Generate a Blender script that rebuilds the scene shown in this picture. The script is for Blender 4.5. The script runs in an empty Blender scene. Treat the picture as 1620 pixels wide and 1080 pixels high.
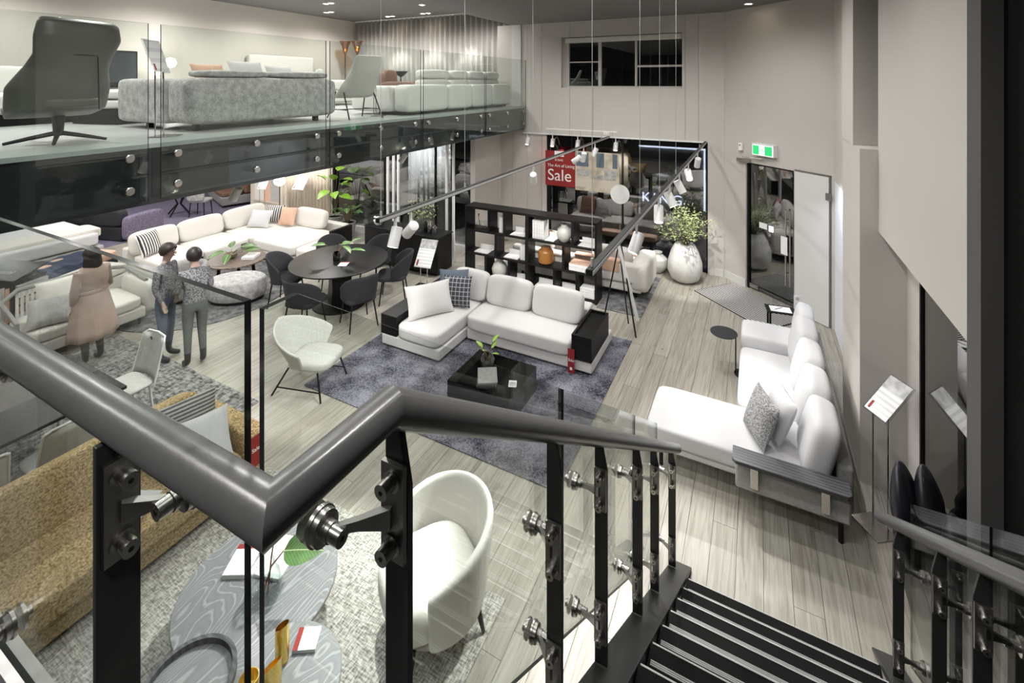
import bpy, bmesh, math, random
from mathutils import Vector, Matrix

# ---------------------------------------------------------------- camera, world, exposure
sc = bpy.context.scene
COL = sc.collection
YAW = math.radians(27.3)
FPX = 755.0            # focal length in pixels of the 1620 px wide frame
EYE = 3.75             # eye height above the ground floor
cd = bpy.data.cameras.new('camera')
cd.sensor_width = 36.0
cd.lens = FPX * 36.0 / 1620.0
cd.shift_y = -(540.0 - 131.0) / 1620.0
cd.clip_start = 0.02
cam = bpy.data.objects.new('camera', cd)
COL.objects.link(cam)
cam.location = (0, 0, EYE)
cam.rotation_euler = (math.pi / 2, 0, YAW)
sc.camera = cam

w = bpy.data.worlds.new('night')
sc.world = w
w.use_nodes = True
w.node_tree.nodes['Background'].inputs['Color'].default_value = (0.010, 0.012, 0.018, 1)
w.node_tree.nodes['Background'].inputs['Strength'].default_value = 1.0

sc.view_settings.view_transform = 'Standard'
sc.view_settings.look = 'None'
sc.view_settings.gamma = 1.0
sc.view_settings.use_curve_mapping = False
sc.view_settings.exposure = 0.12
cy = sc.cycles
cy.max_bounces = 10
cy.diffuse_bounces = 4
cy.glossy_bounces = 4
cy.transmission_bounces = 6
cy.transparent_max_bounces = 24
cy.caustics_reflective = False
cy.caustics_refractive = False
cy.sample_clamp_indirect = 4.0

LIGHTK = 2.2


def lamp(kind, loc, power, target=None, angle=80, blend=0.6, radius=0.06, color=(1, 0.98, 0.955)):
    ld = bpy.data.lights.new('lamp_light', kind)
    ld.energy = power * LIGHTK
    ld.color = color
    if kind == 'AREA':
        ld.shape = 'DISK'
        ld.size = radius * 2
    else:
        ld.shadow_soft_size = radius
    if kind == 'SPOT':
        ld.spot_size = math.radians(angle)
        ld.spot_blend = blend
    o = bpy.data.objects.new('lamp_light', ld)
    COL.objects.link(o)
    o.location = loc
    t = Vector(target) if target is not None else Vector(loc) - Vector((0, 0, 1))
    o.rotation_euler = (t - Vector(loc)).to_track_quat('-Z', 'Y').to_euler()
    return o


# added grid of spots without fixtures, for even light in the double-height room
for x in (-3.9, -2.2, -0.5):
    for y in (-0.5, 1.8, 4.0, 6.0, 7.9):
        lamp('SPOT', (x, y, 5.06), 46, angle=165, blend=0.8, radius=0.10)
# added grid of unseen spots for even light under the mezzanine
for x in (-15.2, -13.0, -10.6, -8.6, -6.7):
    for y in (1.2, 3.2, 5.4, 7.6):
        lamp('SPOT', (x, y, 2.62), 36, angle=165, blend=0.6, radius=0.06)
# downlights over the mezzanine
for x in (-10.0, -8.2, -6.4):
    for y in (0.8, 3.0, 5.4, 7.6, 9.6):
        lamp('SPOT', (x, y, 5.6), 56, angle=160, blend=0.7, radius=0.06)
for x in (-9.3, -8.1, -6.9):
    lamp('SPOT', (x, 10.25, 5.6), 80, target=(x, 10.75, 3.4), angle=55, blend=0.5, radius=0.04)

# ---------------------------------------------------------------- materials
MATS = {}


def new_mat(name):
    m = bpy.data.materials.new(name)
    m.use_nodes = True
    nt = m.node_tree
    b = nt.nodes['Principled BSDF']
    MATS[name] = m
    return m, nt, b


def nd(nt, typ, **kw):
    n = nt.nodes.new(typ)
    for k, v in kw.items():
        setattr(n, k, v)
    return n


def coords(nt, kind='Object', scale=(1, 1, 1), rot=(0, 0, 0)):
    tc = nd(nt, 'ShaderNodeTexCoord')
    mp = nd(nt, 'ShaderNodeMapping')
    mp.inputs['Scale'].default_value = scale
    mp.inputs['Rotation'].default_value = rot
    nt.links.new(tc.outputs[kind], mp.inputs['Vector'])
    return mp.outputs['Vector']


def geo_coords(nt, scale=(1, 1, 1)):
    g = nd(nt, 'ShaderNodeNewGeometry')
    mp = nd(nt, 'ShaderNodeMapping')
    mp.inputs['Scale'].default_value = scale
    nt.links.new(g.outputs['Position'], mp.inputs['Vector'])
    return mp.outputs['Vector']


def ramp(nt, fac, stops):
    r = nd(nt, 'ShaderNodeValToRGB')
    el = r.color_ramp.elements
    while len(el) < len(stops):
        el.new(0.5)
    for e, (p, c) in zip(el, stops):
        e.position = p
        e.color = (*c, 1)
    nt.links.new(fac, r.inputs['Fac'])
    return r.outputs['Color']


def bump(nt, b, h, strength=0.3, dist=0.01):
    n = nd(nt, 'ShaderNodeBump')
    n.inputs['Strength'].default_value = strength
    n.inputs['Distance'].default_value = dist
    nt.links.new(h, n.inputs['Height'])
    nt.links.new(n.outputs['Normal'], b.inputs['Normal'])


def plain(name, c, rough=0.5, metal=0.0, var=0.0, vscale=8.0, bmp=0.0, bscale=60.0, spec=0.5, emit=None, estr=0.0, sheen=0.0):
    m, nt, b = new_mat(name)
    b.inputs['Base Color'].default_value = (*c, 1)
    b.inputs['Roughness'].default_value = rough
    b.inputs['Metallic'].default_value = metal
    b.inputs['Specular IOR Level'].default_value = spec
    if sheen:
        b.inputs['Sheen Weight'].default_value = sheen
    if emit:
        b.inputs['Emission Color'].default_value = (*emit, 1)
        b.inputs['Emission Strength'].default_value = estr
    if var or bmp:
        v = coords(nt)
    if var:
        t = nd(nt, 'ShaderNodeTexNoise')
        t.inputs['Scale'].default_value = vscale
        t.inputs['Detail'].default_value = 4
        nt.links.new(v, t.inputs['Vector'])
        lo = tuple(max(0, x * (1 - var)) for x in c)
        hi = tuple(min(1, x * (1 + var)) for x in c)
        nt.links.new(ramp(nt, t.outputs['Fac'], [(0.3, lo), (0.7, hi)]), b.inputs['Base Color'])
    if bmp:
        t2 = nd(nt, 'ShaderNodeTexNoise')
        t2.inputs['Scale'].default_value = bscale
        t2.inputs['Detail'].default_value = 3
        nt.links.new(v, t2.inputs['Vector'])
        bump(nt, b, t2.outputs['Fac'], bmp, 0.004)
    return m


def woven(name, c0, c1, scale=90.0, rough=0.9, stretch=(1, 1, 1), big=None):
    """cloth woven of two yarns"""
    m, nt, b = new_mat(name)
    b.inputs['Roughness'].default_value = rough
    b.inputs['Specular IOR Level'].default_value = 0.2
    v = coords(nt)
    w1 = nd(nt, 'ShaderNodeTexNoise')
    w1.inputs['Scale'].default_value = scale
    w1.inputs['Detail'].default_value = 2
    mp = nd(nt, 'ShaderNodeMapping')
    mp.inputs['Scale'].default_value = stretch
    nt.links.new(v, mp.inputs['Vector'])
    nt.links.new(mp.outputs['Vector'], w1.inputs['Vector'])
    mp2 = nd(nt, 'ShaderNodeMapping')
    mp2.inputs['Scale'].default_value = (stretch[1], stretch[0], stretch[2])
    nt.links.new(v, mp2.inputs['Vector'])
    w2 = nd(nt, 'ShaderNodeTexNoise')
    w2.inputs['Scale'].default_value = scale
    w2.inputs['Detail'].default_value = 2
    nt.links.new(mp2.outputs['Vector'], w2.inputs['Vector'])
    mx = nd(nt, 'ShaderNodeMath', operation='ADD')
    nt.links.new(w1.outputs['Fac'], mx.inputs[0])
    nt.links.new(w2.outputs['Fac'], mx.inputs[1])
    hv = nd(nt, 'ShaderNodeMath', operation='MULTIPLY')
    hv.inputs[1].default_value = 0.5
    nt.links.new(mx.outputs[0], hv.inputs[0])
    fac = hv.outputs[0]
    if big:
        w3 = nd(nt, 'ShaderNodeTexNoise')
        w3.inputs['Scale'].default_value = big
        w3.inputs['Detail'].default_value = 5
        nt.links.new(v, w3.inputs['Vector'])
        mm = nd(nt, 'ShaderNodeMix')
        mm.inputs[0].default_value = 0.55
        nt.links.new(fac, mm.inputs[2])
        nt.links.new(w3.outputs['Fac'], mm.inputs[3])
        fac = mm.outputs[0]
    nt.links.new(ramp(nt, fac, [(0.38, c0), (0.62, c1)]), b.inputs['Base Color'])
    bump(nt, b, hv.outputs[0], 0.25, 0.004)
    return m


def stripes(name, c0, c1, axis, scale, duty=0.5, rough=0.9):
    m, nt, b = new_mat(name)
    b.inputs['Roughness'].default_value = rough
    v = coords(nt)
    wv = nd(nt, 'ShaderNodeTexWave', wave_type='BANDS', bands_direction=axis)
    wv.inputs['Scale'].default_value = scale
    wv.inputs['Distortion'].default_value = 0.6
    wv.inputs['Detail Scale'].default_value = 4
    nt.links.new(v, wv.inputs['Vector'])
    nt.links.new(ramp(nt, wv.outputs['Fac'], [(duty - 0.06, c0), (duty + 0.06, c1)]), b.inputs['Base Color'])
    return m


def wood(name, c0, c1, rough=0.45, scale=3.0, along='X', ring=6.0, dist=6.0, bmp=0.15):
    m, nt, b = new_mat(name)
    b.inputs['Roughness'].default_value = rough
    s = {'X': (0.25, 1, 1), 'Y': (1, 0.25, 1), 'Z': (1, 1, 0.25)}[along]
    v = coords(nt, scale=s)
    wv = nd(nt, 'ShaderNodeTexWave', wave_type='BANDS', bands_direction='Y' if along != 'Y' else 'X')
    wv.inputs['Scale'].default_value = scale
    wv.inputs['Distortion'].default_value = dist
    wv.inputs['Detail'].default_value = 3
    wv.inputs['Detail Scale'].default_value = 0.7
    nt.links.new(v, wv.inputs['Vector'])
    nt.links.new(ramp(nt, wv.outputs['Fac'], [(0.15, c0), (0.8, c1)]), b.inputs['Base Color'])
    bump(nt, b, wv.outputs['Fac'], bmp, 0.003)
    return m


def glassy(name, tint, refl_col=(1, 1, 1), boost=0.0, rough=0.0, ior=1.5):
    """flat sheet glass: a tinted see-through share and a Fresnel share of reflection"""
    m, nt, b = new_mat(name)
    nt.nodes.remove(b)
    out = nt.nodes['Material Output']
    tr = nd(nt, 'ShaderNodeBsdfTransparent')
    tr.inputs['Color'].default_value = (*tint, 1)
    gl = nd(nt, 'ShaderNodeBsdfGlossy')
    gl.inputs['Color'].default_value = (*refl_col, 1)
    gl.inputs['Roughness'].default_value = rough
    # Schlick reflectance from |N.I|, the same for both faces of the sheet
    ge = nd(nt, 'ShaderNodeNewGeometry')
    dt = nd(nt, 'ShaderNodeVectorMath', operation='DOT_PRODUCT')
    nt.links.new(ge.outputs['Normal'], dt.inputs[0])
    nt.links.new(ge.outputs['Incoming'], dt.inputs[1])
    ab = nd(nt, 'ShaderNodeMath', operation='ABSOLUTE')
    nt.links.new(dt.outputs['Value'], ab.inputs[0])
    om = nd(nt, 'ShaderNodeMath', operation='SUBTRACT')
    om.inputs[0].default_value = 1.0
    nt.links.new(ab.outputs[0], om.inputs[1])
    pw = nd(nt, 'ShaderNodeMath', operation='POWER')
    pw.inputs[1].default_value = 5.0
    nt.links.new(om.outputs[0], pw.inputs[0])
    f0 = ((ior - 1) / (ior + 1)) ** 2 + boost
    ad = nd(nt, 'ShaderNodeMath', operation='MULTIPLY_ADD')
    ad.use_clamp = True
    ad.inputs[1].default_value = 1.0 - f0
    ad.inputs[2].default_value = f0
    nt.links.new(pw.outputs[0], ad.inputs[0])
    mx = nd(nt, 'ShaderNodeMixShader')
    nt.links.new(ad.outputs[0], mx.inputs[0])
    nt.links.new(tr.outputs[0], mx.inputs[1])
    nt.links.new(gl.outputs[0], mx.inputs[2])
    nt.links.new(mx.outputs[0], out.inputs['Surface'])
    return m


def emitter(name, c, s):
    m, nt, b = new_mat(name)
    b.inputs['Base Color'].default_value = (*c, 1)
    b.inputs['Emission Color'].default_value = (*c, 1)
    b.inputs['Emission Strength'].default_value = s
    return m


# floor planks: pale grey-washed oak, each board its own tone
m, nt, b = new_mat('oak_plank')
oi = nd(nt, 'ShaderNodeObjectInfo')
g = nd(nt, 'ShaderNodeNewGeometry')
vm = nd(nt, 'ShaderNodeVectorMath', operation='ADD')
sc3 = nd(nt, 'ShaderNodeVectorMath', operation='SCALE')
sc3.inputs['Scale'].default_value = 37.0
cx = nd(nt, 'ShaderNodeCombineXYZ')
for i in range(3):
    nt.links.new(oi.outputs['Random'], cx.inputs[i])
nt.links.new(cx.outputs[0], sc3.inputs[0])
nt.links.new(g.outputs['Position'], vm.inputs[0])
nt.links.new(sc3.outputs[0], vm.inputs[1])
mp = nd(nt, 'ShaderNodeMapping')
mp.inputs['Scale'].default_value = (1.0, 0.045, 1.0)
nt.links.new(vm.outputs[0], mp.inputs['Vector'])
n1 = nd(nt, 'ShaderNodeTexNoise')
n1.inputs['Scale'].default_value = 36
n1.inputs['Detail'].default_value = 6
n1.inputs['Distortion'].default_value = 1.2
nt.links.new(mp.outputs[0], n1.inputs['Vector'])
colr = ramp(nt, n1.outputs['Fac'], [(0.30, (0.285, 0.265, 0.222)), (0.5, (0.41, 0.390, 0.338)), (0.72, (0.50, 0.480, 0.428))])
vn = nd(nt, 'ShaderNodeTexVoronoi')
vn.inputs['Scale'].default_value = 2.6
mpk = nd(nt, 'ShaderNodeMapping')
mpk.inputs['Scale'].default_value = (1.0, 0.6, 1.0)
nt.links.new(vm.outputs[0], mpk.inputs['Vector'])
nt.links.new(mpk.outputs[0], vn.inputs['Vector'])
kn = ramp(nt, vn.outputs['Distance'], [(0.0, (0.35, 0.3, 0.25)), (0.055, (1, 1, 1))])
mk = nd(nt, 'ShaderNodeMix', data_type='RGBA', blend_type='MULTIPLY')
mk.inputs[0].default_value = 1.0
nt.links.new(colr, mk.inputs[6])
nt.links.new(kn, mk.inputs[7])
tone = ramp(nt, oi.outputs['Random'], [(0.0, (0.80, 0.78, 0.76)), (1.0, (1.0, 1.0, 1.0))])
mt = nd(nt, 'ShaderNodeMix', data_type='RGBA', blend_type='MULTIPLY')
mt.inputs[0].default_value = 1.0
nt.links.new(mk.outputs[2], mt.inputs[6])
nt.links.new(tone, mt.inputs[7])
nt.links.new(mt.outputs[2], b.inputs['Base Color'])
b.inputs['Roughness'].default_value = 0.42
bump(nt, b, n1.outputs['Fac'], 0.12, 0.003)

plain('oak_base', (0.20, 0.185, 0.165), 0.7, var=0.2, vscale=3)
plain('wall_paint', (0.54, 0.51, 0.475), 0.75, var=0.02, vscale=1.5)
plain('wall_white', (0.66, 0.65, 0.63), 0.7)
plain('wall_beige', (0.62, 0.55, 0.47), 0.75)
plain('tread_black', (0.004, 0.004, 0.004), 0.7, spec=0.10)
plain('strip_grey', (0.42, 0.42, 0.41), 0.4)
plain('nosing_grey', (0.27, 0.27, 0.265), 0.45)
plain('slat_silver', (0.66, 0.66, 0.65), 0.4)
plain('rear_dark', (0.06, 0.058, 0.055), 0.8)
plain('wall_lit_cool', (0.80, 0.82, 0.88), 0.7)  # bluish light of the entrance niche put into the wall colour
plain('landing_grey', (0.05, 0.05, 0.05), 0.8, spec=0.2)
plain('mezz_paint', (0.60, 0.565, 0.51), 0.75)
plain('ceiling_grey', (0.16, 0.155, 0.15), 0.8)
plain('ceiling_white', (0.55, 0.55, 0.55), 0.8)
plain('dark_paint', (0.085, 0.082, 0.080), 0.6)
plain('black_paint', (0.004, 0.004, 0.0037), 0.7, spec=0.06)
plain('tile_grey', (0.42, 0.43, 0.42), 0.35, var=0.12, vscale=2)
plain('stone_edge', (0.36, 0.40, 0.39), 0.3)
plain('fascia_black', (0.022, 0.026, 0.028), 0.10, spec=0.9)
plain('rail_grey', (0.105, 0.105, 0.105), 0.30, var=0.06, vscale=30, bmp=0.05, bscale=120, spec=0.6)
plain('post_grey', (0.034, 0.034, 0.034), 0.42, spec=0.35)
plain('steel', (0.56, 0.54, 0.51), 0.26, metal=1.0, var=0.08, vscale=40)
plain('steel_dark', (0.34, 0.33, 0.315), 0.34, metal=1.0)
plain('chrome', (0.72, 0.72, 0.72), 0.12, metal=1.0)
plain('black_metal', (0.008, 0.008, 0.008), 0.42, spec=0.25)
plain('black_plastic', (0.010, 0.010, 0.010), 0.4, spec=0.25)
plain('white_metal', (0.80, 0.80, 0.79), 0.40)
plain('white_gloss', (0.84, 0.84, 0.82), 0.25)
plain('paper', (0.86, 0.86, 0.85), 0.6)
plain('paper_grey', (0.45, 0.45, 0.45), 0.6, var=0.35, vscale=14)
plain('sale_red', (0.27, 0.030, 0.028), 0.55, spec=0.2)
plain('cloth_white', (0.67, 0.66, 0.645), 0.9, bmp=0.25, bscale=220, spec=0.2)
plain('cloth_cream', (0.70, 0.675, 0.63), 0.9, bmp=0.25, bscale=220, spec=0.2)
plain('cloth_pure', (0.60, 0.60, 0.61), 0.9, bmp=0.2, bscale=220, spec=0.2)
plain('cloth_ivory', (0.80, 0.785, 0.74), 0.85, bmp=0.15, bscale=260, spec=0.2)
plain('cloth_grey', (0.40, 0.395, 0.385), 0.9, var=0.12, vscale=30, bmp=0.25, bscale=200, spec=0.2)
plain('cloth_curtain', (0.50, 0.485, 0.46), 0.9, spec=0.2)
plain('cloth_sage', (0.50, 0.505, 0.475), 0.9, var=0.10, vscale=60, bmp=0.3, bscale=260, spec=0.2)
plain('cloth_mid', (0.30, 0.295, 0.285), 0.9, var=0.12, vscale=30, bmp=0.25, bscale=200, spec=0.2)
plain('cloth_charcoal', (0.036, 0.036, 0.040), 0.9, var=0.2, vscale=60, bmp=0.2, bscale=200, spec=0.2)
plain('cloth_blue', (0.135, 0.17, 0.21), 0.9, var=0.1, vscale=60, bmp=0.2, bscale=200, spec=0.2)
plain('cloth_brown', (0.19, 0.10, 0.065), 0.85, var=0.12, vscale=20)
plain('cloth_peach', (0.66, 0.42, 0.31), 0.85, var=0.08, vscale=20)
plain('cloth_navy', (0.035, 0.05, 0.095), 0.85, var=0.25, vscale=12, bmp=0.4, bscale=20)
plain('leather_olive', (0.105, 0.108, 0.092), 0.42, var=0.06, vscale=12, bmp=0.05, bscale=150)
plain('leather_black', (0.014, 0.014, 0.019), 0.32, bmp=0.10, bscale=30)
plain('leather_white', (0.70, 0.70, 0.665), 0.45, bmp=0.05, bscale=60)
plain('leather_brown', (0.16, 0.085, 0.06), 0.45)
plain('gold', (0.86, 0.62, 0.16), 0.26, metal=1.0)
plain('ceramic_white', (0.78, 0.77, 0.74), 0.42, var=0.04, vscale=8, bmp=0.08, bscale=14)
plain('ceramic_grey', (0.52, 0.52, 0.48), 0.45, var=0.08, vscale=20)
plain('ceramic_amber', (0.36, 0.155, 0.04), 0.30, var=0.15, vscale=6)
plain('concrete', (0.34, 0.335, 0.32), 0.8, var=0.3, vscale=14, bmp=0.4, bscale=25)
plain('leaf_green', (0.055, 0.14, 0.025), 0.40, var=0.35, vscale=9)
plain('leaf_lime', (0.18, 0.36, 0.02), 0.40, var=0.30, vscale=7)
for nm_, rib in (('leaf_green', (0.42, 0.50, 0.28)), ('leaf_lime', (0.45, 0.58, 0.16))):
    nt = MATS[nm_].node_tree
    b = nt.nodes['Principled BSDF']
    src = b.inputs['Base Color'].links[0].from_socket
    tc = nd(nt, 'ShaderNodeTexCoord')
    sp = nd(nt, 'ShaderNodeSeparateXYZ')
    nt.links.new(tc.outputs['Object'], sp.inputs[0])
    ab = nd(nt, 'ShaderNodeMath', operation='ABSOLUTE')
    nt.links.new(sp.outputs[1], ab.inputs[0])
    sb_ = nd(nt, 'ShaderNodeMath', operation='SUBTRACT')
    nt.links.new(sp.outputs[0], sb_.inputs[0])
    nt.links.new(ab.outputs[0], sb_.inputs[1])
    pp = nd(nt, 'ShaderNodeMath', operation='PINGPONG')
    pp.inputs[1].default_value = 0.011
    nt.links.new(sb_.outputs[0], pp.inputs[0])
    l1 = nd(nt, 'ShaderNodeMath', operation='LESS_THAN')
    l1.inputs[1].default_value = 0.0012
    nt.links.new(pp.outputs[0], l1.inputs[0])
    h1_ = nd(nt, 'ShaderNodeMath', operation='MULTIPLY')
    h1_.inputs[1].default_value = 0.35
    nt.links.new(l1.outputs[0], h1_.inputs[0])
    l2 = nd(nt, 'ShaderNodeMath', operation='LESS_THAN')
    l2.inputs[1].default_value = 0.0028
    nt.links.new(ab.outputs[0], l2.inputs[0])
    mx_ = nd(nt, 'ShaderNodeMath', operation='MAXIMUM')
    nt.links.new(h1_.outputs[0], mx_.inputs[0])
    nt.links.new(l2.outputs[0], mx_.inputs[1])
    mm_ = nd(nt, 'ShaderNodeMix', data_type='RGBA')
    nt.links.new(mx_.outputs[0], mm_.inputs[0])
    nt.links.new(src, mm_.inputs[6])
    mm_.inputs[7].default_value = (*rib, 1)
    nt.links.new(mm_.outputs[2], b.inputs['Base Color'])
plain('leaf_pale', (0.36, 0.42, 0.20), 0.55, var=0.30, vscale=30)
plain('leaf_dark', (0.025, 0.04, 0.018), 0.5, var=0.3, vscale=20)
plain('stem_brown', (0.13, 0.10, 0.06), 0.7)
plain('stem_red', (0.20, 0.05, 0.03), 0.5)
plain('skin', (0.50, 0.36, 0.29), 0.55)
plain('hair_black', (0.018, 0.013, 0.011), 0.5, var=0.3, vscale=60)
plain('coat_pink', (0.44, 0.325, 0.28), 0.85, var=0.06, vscale=10)
plain('denim', (0.085, 0.11, 0.155), 0.85, var=0.15, vscale=60)
plain('trouser_grey', (0.10, 0.105, 0.105), 0.85, var=0.15, vscale=60)
plain('boot_black', (0.018, 0.018, 0.020), 0.4)
woven('jacket_grey', (0.07, 0.07, 0.075), (0.30, 0.30, 0.31), 60)
plain('screen', (0.045, 0.055, 0.060), 0.12, spec=0.8)
plain('tabletop_black', (0.008, 0.0075, 0.0075), 0.34, var=0.25, vscale=25, spec=0.3)
m, nt, b = new_mat('ash_grey')
b.inputs['Roughness'].default_value = 0.5
v = coords(nt, scale=(1.0, 0.42, 1.0), rot=(0, 0, 0.5))
an = nd(nt, 'ShaderNodeTexNoise')
an.inputs['Scale'].default_value = 2.6
an.inputs['Detail'].default_value = 1.5
nt.links.new(v, an.inputs['Vector'])
am = nd(nt, 'ShaderNodeMath', operation='MULTIPLY')
am.inputs[1].default_value = 34.0
nt.links.new(an.outputs['Fac'], am.inputs[0])
ap = nd(nt, 'ShaderNodeMath', operation='PINGPONG')
ap.inputs[1].default_value = 0.5
nt.links.new(am.outputs[0], ap.inputs[0])
fn_ = nd(nt, 'ShaderNodeTexNoise')
fn_.inputs['Scale'].default_value = 60
v2 = coords(nt, scale=(1.0, 0.08, 1.0), rot=(0, 0, 0.5))
nt.links.new(v2, fn_.inputs['Vector'])
ax_ = nd(nt, 'ShaderNodeMath', operation='MULTIPLY_ADD')
ax_.inputs[1].default_value = 0.35
nt.links.new(fn_.outputs['Fac'], ax_.inputs[0])
nt.links.new(ap.outputs[0], ax_.inputs[2])
nt.links.new(ramp(nt, ax_.outputs[0], [(0.22, (0.30, 0.31, 0.32)), (0.36, (0.165, 0.172, 0.18)), (0.62, (0.19, 0.197, 0.206))]), b.inputs['Base Color'])
wood('ash_dark', (0.045, 0.047, 0.05), (0.095, 0.098, 0.105), 0.45, 9.0, 'X', dist=5.0)
wood('walnut', (0.11, 0.080, 0.062), (0.19, 0.145, 0.115), 0.35, 5.0, 'X', dist=4.0)
wood('ebony', (0.005, 0.005, 0.005), (0.012, 0.0115, 0.0115), 0.42, 9.0, 'X', dist=4.0)
MATS['ebony'].node_tree.nodes['Principled BSDF'].inputs['Specular IOR Level'].default_value = 0.2
plain('pale_timber', (0.74, 0.66, 0.55), 0.7)
woven('rug_charcoal', (0.022, 0.021, 0.035), (0.27, 0.265, 0.315), 55, big=3.2)
woven('rug_light', (0.18, 0.175, 0.158), (0.68, 0.665, 0.62), 95, stretch=(1, 0.2, 1))
woven('rug_grey', (0.055, 0.055, 0.058), (0.27, 0.27, 0.275), 70, big=9.0)
woven('rug_woven', (0.05, 0.05, 0.05), (0.36, 0.355, 0.34), 34, stretch=(0.35, 1, 1))
woven('rug_purple', (0.10, 0.085, 0.14), (0.27, 0.24, 0.33), 60)
woven('carpet_grey', (0.12, 0.125, 0.115), (0.28, 0.285, 0.265), 120)
woven('cloth_tan', (0.22, 0.145, 0.058), (0.68, 0.52, 0.29), 85, stretch=(0.5, 1, 1))
woven('cloth_stone', (0.30, 0.30, 0.295), (0.56, 0.555, 0.545), 70, big=14.0)
woven('cloth_tweed', (0.14, 0.14, 0.145), (0.50, 0.50, 0.50), 90)
stripes('cloth_stripe', (0.10, 0.10, 0.105), (0.46, 0.45, 0.42), 'Y', 10.5)
stripes('cloth_zebra', (0.03, 0.03, 0.032), (0.72, 0.70, 0.67), 'X', 6.5, 0.5)
stripes('throw_cream', (0.52, 0.50, 0.45), (0.72, 0.70, 0.65), 'X', 9.0)
stripes('page_lines', (0.70, 0.70, 0.69), (0.86, 0.86, 0.85), 'Y', 9.0, 0.35)
emitter('lamp_glow', (1.0, 0.95, 0.86), 9.0)
emitter('globe_glow', (1.0, 0.93, 0.82), 2.2)
emitter('amber_glow', (1.0, 0.72, 0.25), 3.0)
emitter('exit_green', (0.02, 0.42, 0.13), 1.0)
emitter('exit_white', (0.90, 1.0, 0.93), 1.3)
emitter('neon_white', (0.85, 0.88, 1.0), 6.0)
emitter('reflection_red', (1.0, 0.06, 0.03), 2.5)
plain('night_dark', (0.012, 0.012, 0.014), 0.7)
glassy('sheet_glass', (0.90, 0.925, 0.905), boost=0.0)
glassy('window_glass', (0.42, 0.44, 0.46), boost=0.15)
glassy('smoked_glass', (0.16, 0.17, 0.175), boost=0.03)
glassy('clear_glass', (0.93, 0.95, 0.95), boost=0.04)
glassy('acrylic', (0.90, 0.92, 0.92), boost=0.05)
glassy('amber_glass', (0.75, 0.50, 0.14), boost=0.05)
plain('glass_edge', (0.010, 0.014, 0.013), 0.15, spec=0.8)

# plaid pillow: pale lines crossing on charcoal
m, nt, b = new_mat('cloth_plaid')
b.inputs['Roughness'].default_value = 0.9
tc = nd(nt, 'ShaderNodeTexCoord')
sp = nd(nt, 'ShaderNodeSeparateXYZ')
nt.links.new(tc.outputs['Object'], sp.inputs[0])
fac = None
for ax in (0, 1):
    md = nd(nt, 'ShaderNodeMath', operation='PINGPONG')
    md.inputs[1].default_value = 0.030
    nt.links.new(sp.outputs[ax], md.inputs[0])
    lt = nd(nt, 'ShaderNodeMath', operation='LESS_THAN')
    lt.inputs[1].default_value = 0.0035
    nt.links.new(md.outputs[0], lt.inputs[0])
    if fac is None:
        fac = lt.outputs[0]
    else:
        mxx = nd(nt, 'ShaderNodeMath', operation='MAXIMUM')
        nt.links.new(fac, mxx.inputs[0])
        nt.links.new(lt.outputs[0], mxx.inputs[1])
        fac = mxx.outputs[0]
nt.links.new(ramp(nt, fac, [(0.0, (0.055, 0.06, 0.075)), (1.0, (0.55, 0.56, 0.56))]), b.inputs['Base Color'])

# poster picture: pale terrace room with sky openings
m, nt, b = new_mat('poster_picture')
v = coords(nt)
sp = nd(nt, 'ShaderNodeSeparateXYZ')
nt.links.new(v, sp.inputs[0])
br = nd(nt, 'ShaderNodeTexNoise')
br.inputs['Scale'].default_value = 5
br.inputs['Detail'].default_value = 3
nt.links.new(v, br.inputs['Vector'])
nt.links.new(ramp(nt, br.outputs['Fac'], [(0.35, (0.42, 0.36, 0.27)), (0.65, (0.66, 0.60, 0.48))]), b.inputs['Base Color'])
b.inputs['Roughness'].default_value = 0.5

# ---------------------------------------------------------------- mesh helpers
PI = math.pi
RNG = random.Random(7)


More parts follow.
